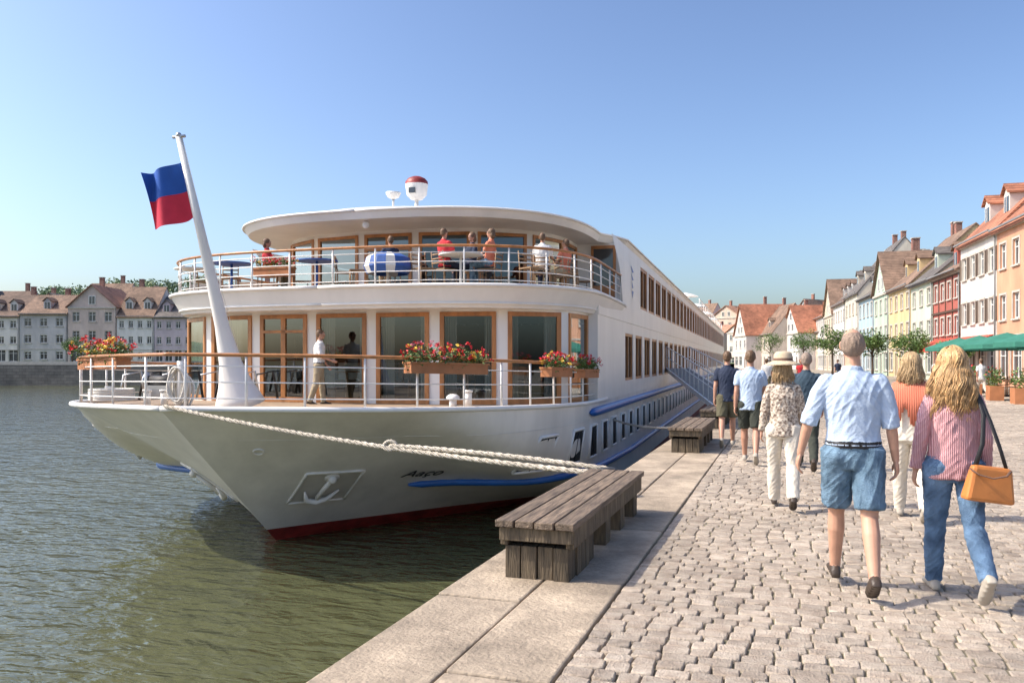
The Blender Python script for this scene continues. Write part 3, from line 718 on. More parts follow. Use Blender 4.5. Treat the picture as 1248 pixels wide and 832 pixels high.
        for j in range(k):
            zz=ze+.4+j*2.1; half=(zr-zz-1.4)/(zr-ze)*w/2
            xs=[w/2-1.1,w/2+1.1] if half>2 else [w/2]
            for x in xs:
                o=p0+u*(x-.45)+V((0,0,zz))+n*.004; mb.obox(o,u*.9,n*.02,V((0,0,1.25)),GL_)
                for (oo,au,av) in ((o-u*.1-V((0,0,.1)),u*1.1,V((0,0,.1))),(o-u*.1+V((0,0,1.25)),u*1.1,V((0,0,.1))),(o-u*.1,u*.1,V((0,0,1.25))),(o+u*.9,u*.1,V((0,0,1.25))),(o+u*.42,u*.06,V((0,0,1.25)))): mb.obox(oo,au,n*.06,av,FR)
        cpos=[mf-n*(dep*random.uniform(.2,.7))+u*.6 for _ in range(chim)]
    if timber:
        for f in range(1,fl+1):
            mb.obox(p0+V((0,0,z0+f*fh-.1))+n*.075,u*w,n*.03,V((0,0,.16)),DO)
        for c in range(cols+1):
            mb.obox(p0+u*(min(w-.16,c*fcol))+V((0,0,z0+fh))+n*.004,u*.15,n*.04,V((0,0,eave-fh-.3)),DO)
    for c in cpos:
        hc=random.uniform(.9,1.6); mb.cbox(Z(c,zr-.6+hc/2+.2),.7,.55,hc+1.0,BR,rz=math.atan2(u.y,u.x)); mb.cbox(Z(c,zr+hc+.15),.85,.7,.1,TR,rz=math.atan2(u.y,u.x))
    mb.build('facade',mats,e)
    return e
RU=V((-.074,.997,0)).normalized(); RA=V((13.1,55.1,0))
RED=(.34,.14,.08);BRN=(.2,.13,.09);GRY=(.13,.115,.105);DKB=(.15,.10,.075);ORG=(.36,.19,.12)
row=[
(-22,-9.5,9.5,14,(.6,.5,.34),BRN,3,5,0,2,None,0),
(-9.4,4.9,10,15.0,(.60,.31,.19),RED,3,6,0,2,None,0),
(5.0,13.2,10.1,15.8,(.62,.58,.52),RED,3,4,0,2,(.14,.1,.07),0),
(13.3,21.4,8.5,11.8,(.38,.11,.08),BRN,3,4,0,2,None,1),
(21.5,29.7,8.6,13.3,(.5,.55,.44),GRY,3,3,0,1,None,0),
(29.8,40.3,8.9,14.2,(.62,.47,.25),BRN,3,4,0,2,None,0),
(40.4,49,9.1,13.6,(.42,.52,.41),BRN,3,3,1,0,None,0),
(49.1,60,9.4,13.4,(.36,.48,.54),GRY,3,4,0,2,None,0),
(60.1,72,10.6,17.4,(.6,.55,.45),GRY,3,4,0,2,None,0),
(72.1,85,10.2,16.,(.62,.6,.56),DKB,3,5,0,3,None,0),
(85.1,97,9.2,15,(.58,.5,.38),BRN,3,4,1,0,None,0),
(97.1,112,9.5,14,(.6,.58,.55),RED,3,5,0,2,None,0),
]
for r_ in row:
    q0,q1,ev,rg,wc,rc,fl,cl,gb,dm,sh,tm=r_
    house(RA+RU*q0,RU,q1-q0,11,ev,rg,wc,rc,fl,cl,bool(gb),dm,sh,chim=2,timber=bool(tm))
mb=MB(); c=RA+RU*9-V((-5.5,0,0)); mb.cbox((c.x,c.y,15.6),1.1,.9,4.2,0); mb.cbox((c.x,c.y,17.75),1.3,1.1,.14,1); mb.build('brick_chimney',[m_ho[3],m_ho[2]])
cols_=[(.62,.59,.55),(.58,.5,.42),(.6,.53,.48),(.5,.45,.4),(.64,.61,.56),(.56,.43,.34)]
fx=[(-1,182),(-8,196),(-16,210),(-26,224),(-37,238),(-50,252),(-64,266)]
for k,(x,y) in enumerate(fx):
    house((x+10,y-6),(-.62,.78),14,10,random.uniform(7,9),random.uniform(11,13.5),cols_[k%6],RED if k%3 else ORG,3,4,k%2==0,1,lod=1,chim=1)
for k in range(9):
    x=14-k*11; house((x+6,225+k*9),(-.8,.6),12,10,random.uniform(9,12),random.uniform(14,17),cols_[(k+2)%6],(ORG,BRN,RED)[k%3],3,4,k%2==1,1,lod=1,z0=2+.3*k)
for k in range(5):
    house((12-k*5,150+k*6),(-.3,.95),10,9,7,11+.6*k,cols_[(k+4)%6],(RED,BRN)[k%2],2,3,k%2==0,1,lod=1)
bank=[(-600,-110),(-200,50),(-112,92),(-84,101.6),(-72,135),(-85,220),(-200,420),(-500,700)]
m_gr=M('bank_grass',(.10,.13,.05),.9,.3,.1); m_bw2=Mbrick('embankment_stone',(.2,.18,.155),(.15,.14,.12),(.09,.08,.07),1,1.2,.45,.02,vertical=True,bump=1)
mb=MB()
for i in range(len(bank)-1):
    (x0,y0),(x1,y1)=bank[i],bank[i+1]; mb.quad((x0,y0,-4),(x1,y1,-4),(x1,y1,1.0),(x0,y0,1.0),0); 
    d=V((x1-x0,y1-y0,0)).normalized(); n=V((-d.y,d.x,0)); mb.obox(V((x0,y0,1.0))-n*.05,d*(V((x1-x0,y1-y0,0)).length),n*.4,V((0,0,.5)),1)
mb.build('embankment_wall',[m_bw2,m_ho[2]])
sheet('embankment',bank+[(-1500,700),(-1500,-110)],.9,m_gr)
LU=V((-28,-9.6,0)).normalized()
L0=V((-84,101.6,0))+V((-.324,.946,0))*9
x=-8; k=0
lc=[(.58,.55,.52),(.62,.57,.48),(.54,.45,.47),(.68,.65,.6),(.60,.48,.41),(.5,.47,.45),(.70,.65,.59),(.63,.52,.5)]
while x<75:
    wd=random.uniform(5.5,8.5); ev=random.uniform(7.2,9.6)+(1.8 if x>38 else 0); 
    p=L0+LU*x
    house((p.x,p.y),LU,wd-.1,10,ev,ev+random.uniform(3.2,5),lc[k%8],[BRN,DKB,GRY,BRN,(.26,.13,.09)][k%5],3,random.choice([3,3,4]),k%3==1,random.choice([1,2]),z0=.9,lod=1,chim=1,shop=k%2==0)
    x+=wd; k+=1
x=-5
while x<85:
    wd=random.uniform(8,12); p=L0+LU*x+V((-.324,.946,0))*26; ev=random.uniform(9,11.5)
    house((p.x,p.y),LU,wd-.1,10,ev,ev+random.uniform(3,4.5),lc[(k+3)%8],[DKB,BRN,GRY][k%3],3,3,k%2==1,1,z0=2.2,lod=1,chim=1,shop=False)
    x+=wd; k+=1
me_v=[];me_f=[];nx,ny=60,24
def hz(X,D):
    return 1+ 32*max(0,min(1,(D-190)/140))**1.2*(.8+.55*noise.noise(V((X*.018+.3,D*.004,0)))) * (1 if X<-120 else max(.1,1-(X+120)/90))
def CW(X,D): return R*X+F*D
for i in range(nx+1):
    for j in range(ny+1):
        X=-420+i*8.2; D=185+j*14; p=CW(X,D); me_v.append((p.x,p.y,hz(X,D)))
for i in range(nx):
    for j in range(ny): k=ny+1; me_f.append((i*k+j,(i+1)*k+j,(i+1)*k+j+1,i*k+j+1))
me=bpy.data.meshes.new('hill'); me.from_pydata(me_v,[],me_f); me.materials.append(M('hill_ground',(.11,.15,.06),.95,.3,.05)); me.update()
for p_ in me.polygons: p_.use_smooth=True
ob=bpy.data.objects.new('hill',me); sc.collection.objects.link(ob)
mb=MB()
m_wl=M('wood_leaf_haze_dark',(.15,.21,.12),.8,.2,.15,island=.2); m_wl2=M('wood_leaf_haze_light',(.25,.31,.17),.8,.2,.15,island=.2)  # distance haze is put into both leaf colours by lightening them
for _ in range(480):
    X=random.uniform(-260,-60); D=random.uniform(215,345); p=CW(X,D); z=hz(X,D); rr=random.uniform(2.5,5.5)
    for _k in range(3):
        leaves(mb,(p.x+random.uniform(-.6,.6)*rr,p.y+random.uniform(-.6,.6)*rr,z+rr*random.uniform(.4,1.1)),(rr*.7,rr*.7,rr*.6),70,.65,random.choice([(0,),(0,1),(1,)]),shell=.3,cull=False)
mb.build('distant_trees',[m_wl,m_wl2])
m_bark=M('bark',(.09,.065,.045),.9,.3,6,bump=.5)
def tree(x,y,h,cr,z0=0):
    e=empty('street_tree',(0,0,0)); mb=MB(); b=V((x,y,z0))
    mb.tube([b,b+V((.03,0,h*.2)),b+V((0,.04,h*.45)),b+V((.05,0,h*.8))],[.13,.1,.08,.03],8,0)
    mb2=MB(); tips=[]
    for k in range(11):
        a=k*2.4; el=random.uniform(.3,1.2); s=b+V((0,0,h*random.uniform(.38,.6))); l=cr*random.uniform(.55,.95)
        t=s+V((math.cos(a)*math.cos(el),math.sin(a)*math.cos(el),math.sin(el)+.1))*l; mb.tube([s,(s+t)/2+V((0,0,.08)),t],[.05,.03,.012],6,0); tips.append(t)
    for t in tips: leaves(mb2,t,(cr*.42,cr*.42,cr*.36),230,.10,random.choice([(0,),(0,1),(0,0,1)]),shell=.4)
    leaves(mb2,b+V((0,0,h*.66)),(cr*.85,cr*.85,cr*.8),600,.11,(0,0,1),shell=.4)
    mb.build('trunk',[m_bark],e); mb2.build('crown',[m_leaf,m_leaf2],e)
tree(6.6,74,4.6,1.5); tree(9.3,72,4.2,1.7); tree(4.0,84,5.0,1.6); tree(10.2,60,3.2,1.1); tree(2,120,6,2.2); tree(-3,150,7,2.6)
for X_,D_,h_ in ((-67,125,4.5),(-45,124,5)): tree(*(CW(X_,D_)[:2]),h_,h_*.4,.9)
# ================================================================ CAFE
m_um=M('green_canvas',(.03,.17,.12),.8,.12); m_ra=M('red_canvas',(.45,.07,.04),.8,.12); m_tw=M('cafe_wood',(.2,.1,.05),.6,.2)
def umbrella(x,y,z=2.75,r=1.7):
    e=empty('cafe_umbrella'); mb=MB(); mb.tube([(x,y,0),(x,y,z+.1)],.03,8,1); mb.cbox((x,y,.06),.5,.5,.12,2)
    mb.lathe((x,y,z),[(r,-.62),(r,-.42),(r*.5,-.12),(0,.12)],8,0,False); mb.build('canopy',[m_um,m_tw,m_iron],e)
for x,y in ((9.4,37),(12.4,38.5),(9.2,41.5),(12.2,43),(9,46),(12,47.5),(8.9,50.5),(15,40),(15,46)): umbrella(x,y)
def chair(x,y,rz,mat,z=0,parent=None,nm='cafe_chair'):
    mb=MB(); c,s=math.cos(rz),math.sin(rz)
    T=lambda a,b_,h:V((x+a*c-b_*s,y+a*s+b_*c,z+h))
    for a,b_ in ((-.19,-.19),(.19,-.19)): mb.tube([T(a,b_,0),T(a,b_,.44)],.014,6,0)
    for a in (-.19,.19): mb.tube([T(a,.21,0),T(a,.2,.45),T(a,.25,.86)],.014,6,0)
    mb.obox(T(-.21,-.21,.43),T(.21,-.21,.43)-T(-.21,-.21,.43),T(-.21,.21,.43)-T(-.21,-.21,.43),(0,0,.03),0)
    for h in (.58,.68,.78): mb.tube([T(-.19,.22,h),T(0,.25,h),T(.19,.22,h)],.02,6,0)
    return mb.build(nm,[mat],parent)
def table(x,y,mat,z=0,r=.38,parent=None,nm='cafe_table'):
    mb=MB(); mb.tube([(x,y,z),(x,y,z+.72)],.03,8,0); mb.lathe((x,y,z+.72),[(0,0),(r,0),(r,.03),(0,.03)],20,0,False); mb.lathe((x,y,z),[(.22,0),(.22,.02),(0,.04)],16,0); return mb.build(nm,[mat],parent)
for x,y in ((9.2,36),(10.6,38.4),(9.4,41),(9.2,45),(11.5,42.5)):
    table(x,y,m_tw)
    for a in (0,PI/2,PI,-PI/2): chair(x+.62*math.sin(-a)*1,y+.62*math.cos(a),a,m_tw)
mb=MB()
for x,y in ((8.1,34.6),(7.9,37.6),(7.8,41),(7.7,45)):
    mb.cbox((x,y,.3),1.1,.5,.6,0,rz=1.5)
    leaves(mb,(x,y,.95),(.35,.6,.45),420,.06,(1,1,2)); leaves(mb,(x,y,1.1),(.35,.6,.35),40,.05,(3,))
mb.build('planter_hedge',[m_ochre,m_leaf,m_leaf2,m_flr])
mb=MB()
for q0,q1 in ((5.5,12.6),(14,20.5)):
    a=RA+RU*q0+V((0,0,3.3)); b_=RA+RU*q1+V((0,0,3.3)); nn=V((-RU.y,RU.x,0))
    mb.obox(a+nn*.01,b_-a,nn*2.0-V((0,0,.8)),V((0,0,.05)),0); mb.obox(a+nn*2.0-V((0,0,1.05)),b_-a,nn*.03,V((0,0,.27)),0)
mb.build('shop_awning',[m_ra])
# ================================================================ PEOPLE
m_skin=M('skin',(.54,.30,.2),.5,.08,14,bump=.1,bscale=120); m_skin2=M('skin_tan',(.45,.24,.16),.5,.08,14)
m_eye=M('eye_white',(.7,.7,.68),.3,.02); m_iris=M('iris',(.06,.04,.03),.3,.1); m_lip=M('lips',(.4,.13,.11),.5,.05)
m_shoe=M('leather_shoe',(.05,.035,.025),.5,.2); m_sneak=M('sneaker',(.4,.36,.3),.7,.1)
def person(name,x,y,rz,h,mats,sex='m',z=0,L=(20,4,-5),Rg=(-16,26,38),la=(-12,7,12),ra=(12,7,14),sleeve='roll',legs='shorts',hair='short',vox=.0065,tuck=True,lean=2,head=0,seat=None,belt=False):
    k=h/1.8; f=sex=='f'
    lab={q:MB() for q in ('skin','top','bot','shoe','hair','belt')}
    sk=lab['skin'];tp=lab['top'];bt_=lab['bot'];sh=lab['shoe'];hr=lab['hair']
    ln=math.radians(lean)
    def T(p):
        p=V(p); d=p.z-.95
        if d>0: return V((p.x,p.y+d*math.sin(ln),.95+d*math.cos(ln)))
        return p
    hw=.095 if not f else .1
    def leg(sx,a,kn,pit):
        a=math.radians(a);kn=math.radians(kn);pit=math.radians(pit)
        hip=V((sx*hw,0,.93)); d1=V((0,math.sin(a),-math.cos(a))); knee=hip+d1*.43; d2=V((0,math.sin(a-kn),-math.cos(a-kn))); ank=knee+d2*.415
        sk.cone(hip,knee,.083,.056); sk.cone(knee,knee+d2*.13-V((0,.012,0)),.054,.058 if not f else .054); sk.cone(knee+d2*.13-V((0,.012,0)),ank,.057 if not f else .052,.036)
        if legs=='shorts':
            e_=hip.lerp(knee,.86); bt_.tube([hip+V((0,0,.03)),hip.lerp(knee,.4),e_],[.112,.103,.098],16); bt_.ell(hip,(.105,.115,.1))
        else:
            fl=.066 if legs=='wide' else .054
            bt_.tube([hip+V((0,0,.03)),hip.lerp(knee,.45),knee,knee.lerp(ank,.35),ank+d2*.01],[.108,.09,.068,.068 if legs!='wide' else .075,fl],16); bt_.ell(hip,(.1,.115,.1)); bt_.ell(knee,.068)
        ft=V((0,math.cos(-pit),math.sin(-pit))); dn=V((0,-ft.z,ft.y))*-1
        base=ank+dn*.075
        prof=[(-.075,.02,.018),(-.06,.034,.034),(-.01,.038,.05),(.04,.041,.046),(.10,.047,.034),(.15,.047,.026),(.185,.036,.02),(.2,.018,.012)]
        n=14;vs=[];fs=[]
        for (yy,rw,rh) in prof:
            for j in range(n):
                q=2*PI*j/n; vs.append(base+ft*yy+V((1,0,0))*(rw*math.cos(q))-dn*(rh+rh*math.sin(q)))
        for i in range(len(prof)-1):
            for j in range(n): fs.append((i*n+j,i*n+(j+1)%n,(i+1)*n+(j+1)%n,(i+1)*n+j))
        fs.append(tuple(range(n))[::-1]); fs.append(tuple((len(prof)-1)*n+j for j in range(n)))
        sh.add(vs,fs)
        for yy,rw,rh in prof[1:-1]: sh.cone(base+ft*yy-V((rw*.55,0,0))-dn*.014,base+ft*yy+V((rw*.55,0,0))-dn*.014,.014,.014)
        sk.cone(ank,ank+dn*.03,.037,.037)
    leg(-1,*L); leg(1,*Rg)
    if not f: rings=[(.84,.14,.1),(.9,.165,.118),(.98,.162,.115),(1.06,.155,.11),(1.15,.158,.112),(1.27,.178,.12),(1.36,.188,.12),(1.43,.165,.1),(1.48,.105,.075),(1.51,.06,.055)]
    else: rings=[(.84,.14,.105),(.9,.172,.122),(.97,.165,.115),(1.06,.135,.1),(1.13,.13,.098),(1.25,.15,.115),(1.33,.162,.12),(1.41,.145,.095),(1.46,.095,.07),(1.5,.052,.05)]
    TT=lambda zz:T((0,0,zz))
    sk.loft([(TT(a),b*.93,c*.93) for a,b,c in rings])
    bt_.loft([(TT(a),b*1.04,c*1.04) for a,b,c in [(.83,rings[0][1]*.9,rings[0][2]*.9)]+rings[:3]+[(1.01,rings[2][1],rings[2][2])]])
    hem=1.0 if tuck else .86
    up=[q for q in rings if q[0]>hem+.02]
    h0=(hem,.172 if not f else .178,.125 if not f else .13) if not tuck else (hem,.168 if not f else .15,.12)
    if not tuck and f: up=[(a,max(b,.15),max(c,.112)) if a<1.3 else (a,b,c) for a,b,c in up]
    tp.loft([(TT(a),b*1.07,c*1.08) for a,b,c in [h0]+up[:-1]]+[(TT(1.50),.075,.068)])
    if belt: lab['belt'].loft([(TT(.985),.178,.13),(TT(1.02),.178,.13)])
    nk=T((0,0,1.47)); hb=T((0,.012,1.60)); sk.cone(nk,hb,.056 if not f else .048,.05 if not f else .044)
    tp.tube([T((0,0,1.475)),T((0,.003,1.525))],[.07,.062],16)
    hc=T((0,.012,1.685)); HR=Matrix.Rotation(math.radians(head),3,'Z')
    H=lambda a,b,c:hc+HR@V((a,b,c))
    sk.ell(hc,(.074,.094,.103),rot=HR,n=20,m=14); sk.ell(H(0,.035,-.06),(.055,.06,.062),rot=HR); sk.cone(H(0,.085,.0),H(0,.108,-.028),.011,.015)
    sk.ell(H(0,.072,-.1),(.022,.02,.016)); sk.ell(H(0,.075,.025),(.055,.025,.014))
    for s in (-1,1): sk.ell(H(s*.076,-.002,-.01),(.011,.02,.032),rot=HR)
    if hair=='short': hr.ell(H(0,-.014,.018),(.081,.093,.1),n=20,m=14); hr.ell(H(0,-.05,-.03),(.07,.05,.055))
    if hair=='thin': hr.ell(H(0,-.020,-.002),(.0785,.091,.088),n=20,m=14); hr.ell(H(0,-.04,-.03),(.075,.062,.055))
    if hair in ('long','bob'):
        hr.ell(H(0,-.015,.02),(.088,.1,.1),n=20,m=14); hr.ell(H(0,-.055,-.06),(.095,.06,.11 if hair=='long' else .09))
        if hair=='long': hr.ell(H(0,-.07,-.16),(.11,.055,.13))
    sw=.178 if not f else .155
    def arm(sx,a,ab,el,pin=0):
        a=math.radians(a);ab=math.radians(ab);el=math.radians(el)
        S=T((sx*sw,0,1.425)); d1=V((sx*math.sin(ab),math.sin(a)*math.cos(ab),-math.cos(a)*math.cos(ab))); E=S+d1*.285
        d2=V((sx*math.sin(ab)*.6-sx*pin,math.sin(a+el),-math.cos(a+el))).normalized(); Wp=E+d2*.25
        g=.9 if not f else .8
        sk.cone(S,E,.05*g,.04*g); sk.cone(E,E+d2*.08,.041*g,.041*g); sk.cone(E+d2*.08,Wp,.041*g,.027*g)
        tp.ell(S-V((sx*.02,0,0)),(.066*g+.006,.07*g,.062*g))
        if sleeve=='short': tp.tube([S-V((sx*.03,0,-.01)),S+d1*.06,S+d1*.19],[.066*g+.004,.066*g+.004,.062*g+.004],14)
        elif sleeve=='roll': tp.tube([S-V((sx*.03,0,-.01)),S+d1*.08,S+d1*.2,E+d2*.02],[.066*g+.004,.064*g+.004,.059*g+.004,.056*g+.004],14); tp.tube([E-d1*.02,E+d2*.03],[.06*g+.003,.06*g+.003],14)
        else: tp.tube([S-V((sx*.03,0,-.01)),S+d1*.1,E,E+d2*.1,Wp-d2*.02],[.068*g+.004,.062*g+.004,.055*g+.004,.05*g+.004,.042*g+.004],14); tp.ell(E,.058*g)
        nrm=V((-sx,0,0)); nrm=(nrm-d2*nrm.dot(d2)).normalized(); wv=d2.cross(nrm).normalized(); 
        if wv.y<0: wv=-wv
        q=.95 if f else 1.05
        rot=Matrix((wv,nrm,d2)).transposed()
        pc=Wp+d2*.045*q; sk.ell(pc,(.038*q,.017*q,.055*q),rot=rot)
        for i,(off,ll) in enumerate(((.028,.066),(.010,.074),(-.009,.069),(-.027,.054))):
            b0=Wp+d2*.08*q+wv*off*q; c1=.35+.05*i; dd=d2*math.cos(c1)+nrm*math.sin(c1); b1=b0+dd*ll*.45*q; c1+=.45; dd=d2*math.cos(c1)+nrm*math.sin(c1); b2=b1+dd*ll*.32*q; c1+=.35; dd=d2*math.cos(c1)+nrm*math.sin(c1); b3=b2+dd*ll*.25*q
            sk.cone(b0-d2*.02,b1,.0088*q,.0082*q); sk.cone(b1,b2,.008*q,.0075*q); sk.cone(b2,b3,.0074*q,.0066*q)
        t0=Wp+d2*.02*q+wv*.025*q; t1=t0+(d2*.7+wv*.6+nrm*.25).normalized()*.036*q; t2=t1+(d2*.9+wv*.15+nrm*.3).normalized()*.03*q
        sk.cone(t0,t1,.012*q,.010*q); sk.cone(t1,t2,.0098*q,.0078*q)
        return Wp
    arm(-1,*la); arm(1,*ra)
    allb=MB()
    for m_ in lab.values():
        if m_.f: allb.add(m_.v,m_.f)
    zmin=min(v[2] for v in (sh.v)) 
    me=bpy.data.meshes.new('tmp'); me.from_pydata(allb.v,[],allb.f); me.update()
    ob=bpy.data.objects.new('tmp',me); sc.collection.objects.link(ob)
    rm=ob.modifiers.new('r','REMESH'); rm.mode='VOXEL'; rm.voxel_size=vox/k; 
    sm=ob.modifiers.new('s','SMOOTH'); sm.iterations=2; sm.factor=.5
    dg=bpy.context.evaluated_depsgraph_get(); m2=bpy.data.meshes.new_from_object(ob.evaluated_get(dg)); bpy.data.objects.remove(ob)
    order=['skin','top','bot','shoe','hair','belt']; nP=len(m2.polygons)
    cen=np.empty(nP*3); m2.polygons.foreach_get('center',cen); cen=cen.reshape(-1,3)
    best=np.full(nP,9.);idx=np.zeros(nP,int)
    cv=[V(c) for c in cen]
    for li,q in enumerate(order):
        if not lab[q].f: continue
        bv=BVHTree.FromPolygons(lab[q].v,lab[q].f)
        d=np.array([(lambda r_:9. if r_ is None else r_)(bv.find_nearest(c)[3]) for c in cv]); d+= .0015 if q=='skin' else 0
        mk=d<best-1e-5; best[mk]=d[mk]; idx[mk]=li
    nv=len(m2.vertices); cos=np.empty(nv*3); m2.vertices.foreach_get('co',cos); cos=cos.reshape(-1,3)
    nor=np.empty(nv*3,dtype=np.float32); m2.vertex_normals.foreach_get('vector',nor); nor=nor.reshape(-1,3)
    fv=np.empty(len(m2.loops),dtype=np.int32); m2.loops.foreach_get('vertex_index',fv); lt=np.empty(nP,dtype=np.int32); m2.polygons.foreach_get('loop_total',lt)
    vl=np.zeros(nv,int); np.maximum.at(vl,fv,np.repeat(np.where(np.isin(idx,(1,2,4)),idx,0),lt))
    for i in np.nonzero(vl)[0]:
        cx,cy,cz=cos[i]; l=vl[i]
        if l in (1,2):
            a=noise.noise(V((cx*10+l*5,cy*10,cz*5+cx*7)))*.9
            r1=1-abs(noise.noise(V((cx*11+3,cy*11,cz*6-cx*9))))*3; r2=1-abs(noise.noise(V((cx*6,cy*6,cz*19+abs(cx)*22))))*3.2
            cos[i]+=nor[i]*(a*.006+max(0,r1)*.0055+max(0,r2)*.0045)
        elif l==4: cos[i]+=nor[i]*(.006*noise.noise(V((cx*70,cy*70,cz*18))))
    m2.vertices.foreach_set('co',cos.ravel())
    for m_ in mats: m2.materials.append(m_)
    m2.polygons.foreach_set('material_index',[int(i) for i in idx]); m2.polygons.foreach_set('use_smooth',[True]*nP); m2.update()
    zo=-zmin*k if seat is None else (seat-(.93-.09)*k)
    e=empty(name,(x,y,z+zo)); e.rotation_euler=(0,0,rz); e.scale=(k,k,k)
    b_=bpy.data.objects.new('body',m2); sc.collection.objects.link(b_); b_.parent=e
    mb=MB()
    for s in (-1,1): mb.ell(H(s*.03,.083,.002),(.014,.011,.009),0,n=10,m=6); mb.ell(H(s*.03,.0925,.002),(.006,.003,.006),1,n=8,m=5); mb.tube([H(s*.015,.1,.022),H(s*.03,.101,.027),H(s*.046,.09,.022)],.0035,6,3)
    mb.tube([H(-.022,.083,-.06),H(0,.093,-.058),H(.022,.083,-.06)],[.002,.0055,.002],6,2)
    mb.build('face',[m_eye,m_iris,m_lip,mats[4]],e)
    return e,H,T
def strands(e,H,mat,n,length,spread,seed=1,wav=.018,r0=.003,elmax=1.5,clump=80):
    rd=random.Random(seed); mb=MB()
    cl=[(rd.uniform(-PI*1.05,PI*.05),rd.uniform(-.5,elmax),rd.uniform(0,6.28),rd.uniform(.6,1.4),rd.uniform(.72,1.12),rd.uniform(0,spread)) for _ in range(clump)]
    for i in range(n):
        c=cl[i%clump]; th=c[0]+rd.gauss(0,.10); el=c[1]+rd.gauss(0,.1); ox,oy=math.cos(th),math.sin(th)
        ph=c[2]+rd.gauss(0,.3); L=length*c[4]*rd.uniform(.88,1.05); m=17; rr=c[3]*rd.uniform(.8,1.2); P=[]
        lift=1.03+.10*(c[5]/max(spread,.001))
        e0=-.15; onhead=max(0,(el-e0))*.1
        for j in range(m+1):
            t=j/m; s=t*(L+onhead*.6); ee=el-s/.1
            if ee>e0: p=V((ox*math.cos(ee)*.088*lift,oy*math.cos(ee)*.100*lift-.01,math.sin(ee)*.108*lift+.012)); 
            else:
                sh=s-onhead; zz=math.sin(min(e0,el))*.108*lift+.012-sh; wdn=c[5]*math.sin(min(1,sh/.16)*PI/2)+.035*min(1,sh/.3)
                k0=math.cos(min(e0,el)); p=V((ox*(k0*.088*lift+wdn),oy*(k0*.098*lift+wdn*.6)-.01,zz))
            wv=wav*rr*min(1,max(0,s-.03)*9)
            P.append(H(p.x+wv*math.sin(ph+s*38),p.y+wv*math.cos(ph*1.3+s*33),p.z))
        mb.tube(P,[r0*1.1-r0*.7*(j/m) for j in range(m+1)],4,0,sx=1.6)
    mb.build('hair_strands',[mat],e)
def hatf(e,H,mat,band):
    mb=MB(); c=H(0,-.005,.055)
    mb.lathe(c,[(.20,-.045),(.205,-.038),(.18,-.02),(.14,-.003),(.112,.008),(.108,.05),(.10,.09),(.08,.115),(.035,.122),(0,.118)],36,0)
    mb.lathe(c,[(.1135,.008),(.1115,.038),(.11,.04)],36,1); mb.build('sun_hat',[mat,band],e)
ZP=.03
sh_lb=M('shirt_light_blue',(.44,.54,.68),.85,.05,3,bump=.25,bscale=90); denim=M('denim',(.085,.16,.235),.9,.3,10,bump=.5,bscale=120,col2=(.14,.225,.31)); denim2=M('denim_blue',(.06,.12,.22),.9,.35,7,bump=.5,bscale=120,col2=(.11,.19,.30))
navy=M('navy_cotton',(.02,.03,.06),.9,.15); olive=M('olive_cotton',(.11,.10,.06),.9,.15); olive2=M('dark_green_cotton',(.035,.04,.03),.9,.15)
cream=M('cream_linen',(.66,.6,.5),.9,.06,6,bump=.2); pink=Mwave('pink_rib_knit',(.53,.25,.27),(.68,.41,.42),26,'X',.9,.6,.5); coral=M('coral_knit',(.62,.19,.11),.9,.15)
wsh=M('white_shirt',(.74,.74,.72),.85,.04); khaki=M('khaki',(.36,.3,.2),.9,.1); teal=M('dark_teal_shirt',(.03,.055,.08),.9,.2)
blouse=M('patterned_blouse',(.16,.1,.07),.9,.2,38,col2=(.62,.54,.44),detail=1)
hb=M('hair_brown',(.13,.075,.04),.6,.25,40); hg=M('hair_grey',(.25,.19,.15),.7,.2,40); hthin=M('hair_thin_grey',(.30,.22,.165),.7,.25,110,bump=.6,bscale=200); hblond=M('hair_blonde',(.44,.25,.10),.45,.25,30,col2=(.62,.40,.19),island=.4); hbl2=M('hair_blond_light',(.46,.32,.17),.55,.2,40,island=.3)
straw=M('straw',(.62,.5,.34),.85,.12,60,bump=.5,bscale=150); bandm=M('hat_band',(.16,.09,.06),.8,.1)
leather=M('tan_leather',(.55,.2,.05),.4,.15,6,bump=.1)
blackb=m_dark
person('man_in_blue_shirt',.42,6.05,.05,1.79,[m_skin,sh_lb,denim,m_shoe,hthin,blackb],z=ZP,L=(17,5,-4),Rg=(-10,22,30),la=(-2,22,12),ra=(-6,12,10),hair='thin',belt=True,sleeve='roll')
e,H,T=person('woman_with_handbag',1.06,6.22,.1,1.68,[m_skin,pink,denim2,m_sneak,hblond,blackb],sex='f',z=ZP,L=(10,3,0),Rg=(-16,30,48),la=(-4,12,12),ra=(-8,10,24),legs='long',hair='long',sleeve='long',tuck=False,head=-8)
strands(e,H,hblond,1700,.36,.055,3,.011,.0030,clump=110)
mb=MB()
mb.add([V(p) for p in ((-.17,-.06,-.14),(.17,-.06,-.14),(.17,.06,-.14),(-.17,.06,-.14),(-.135,-.035,.11),(.135,-.035,.11),(.135,.035,.11),(-.135,.035,.11))],[(0,3,2,1),(4,5,6,7),(0,1,5,4),(1,2,6,5),(2,3,7,6),(3,0,4,7)],0)
bg=mb.build('handbag',[leather],e,bevel=.025); bg.rotation_euler=(0,.12,.2); bg.location=(.17,-.215,.86)
mb=MB(); mb.tube([V((.03,-.265,.96)),V((.08,-.29,.92)),V((.17,-.295,.895)),V((.26,-.27,.91)),V((.30,-.23,.94))],.005,6,0,sx=2); mb.build('bag_flap_seam',[bandm],e)
mb=MB(); mb.tube([T((.11,.06,1.49)),T((.125,.0,1.52)),T((.14,-.08,1.47)),V((.15,-.16,1.32)),V((.13,-.20,1.12)),V((.07,-.235,.955))],.008,6,0,sx=2); mb.tube([T((.125,-.02,1.525)),T((.15,-.1,1.44)),V((.19,-.17,1.28)),V((.24,-.2,1.1)),V((.28,-.2,.955))],.008,6,0,sx=2)
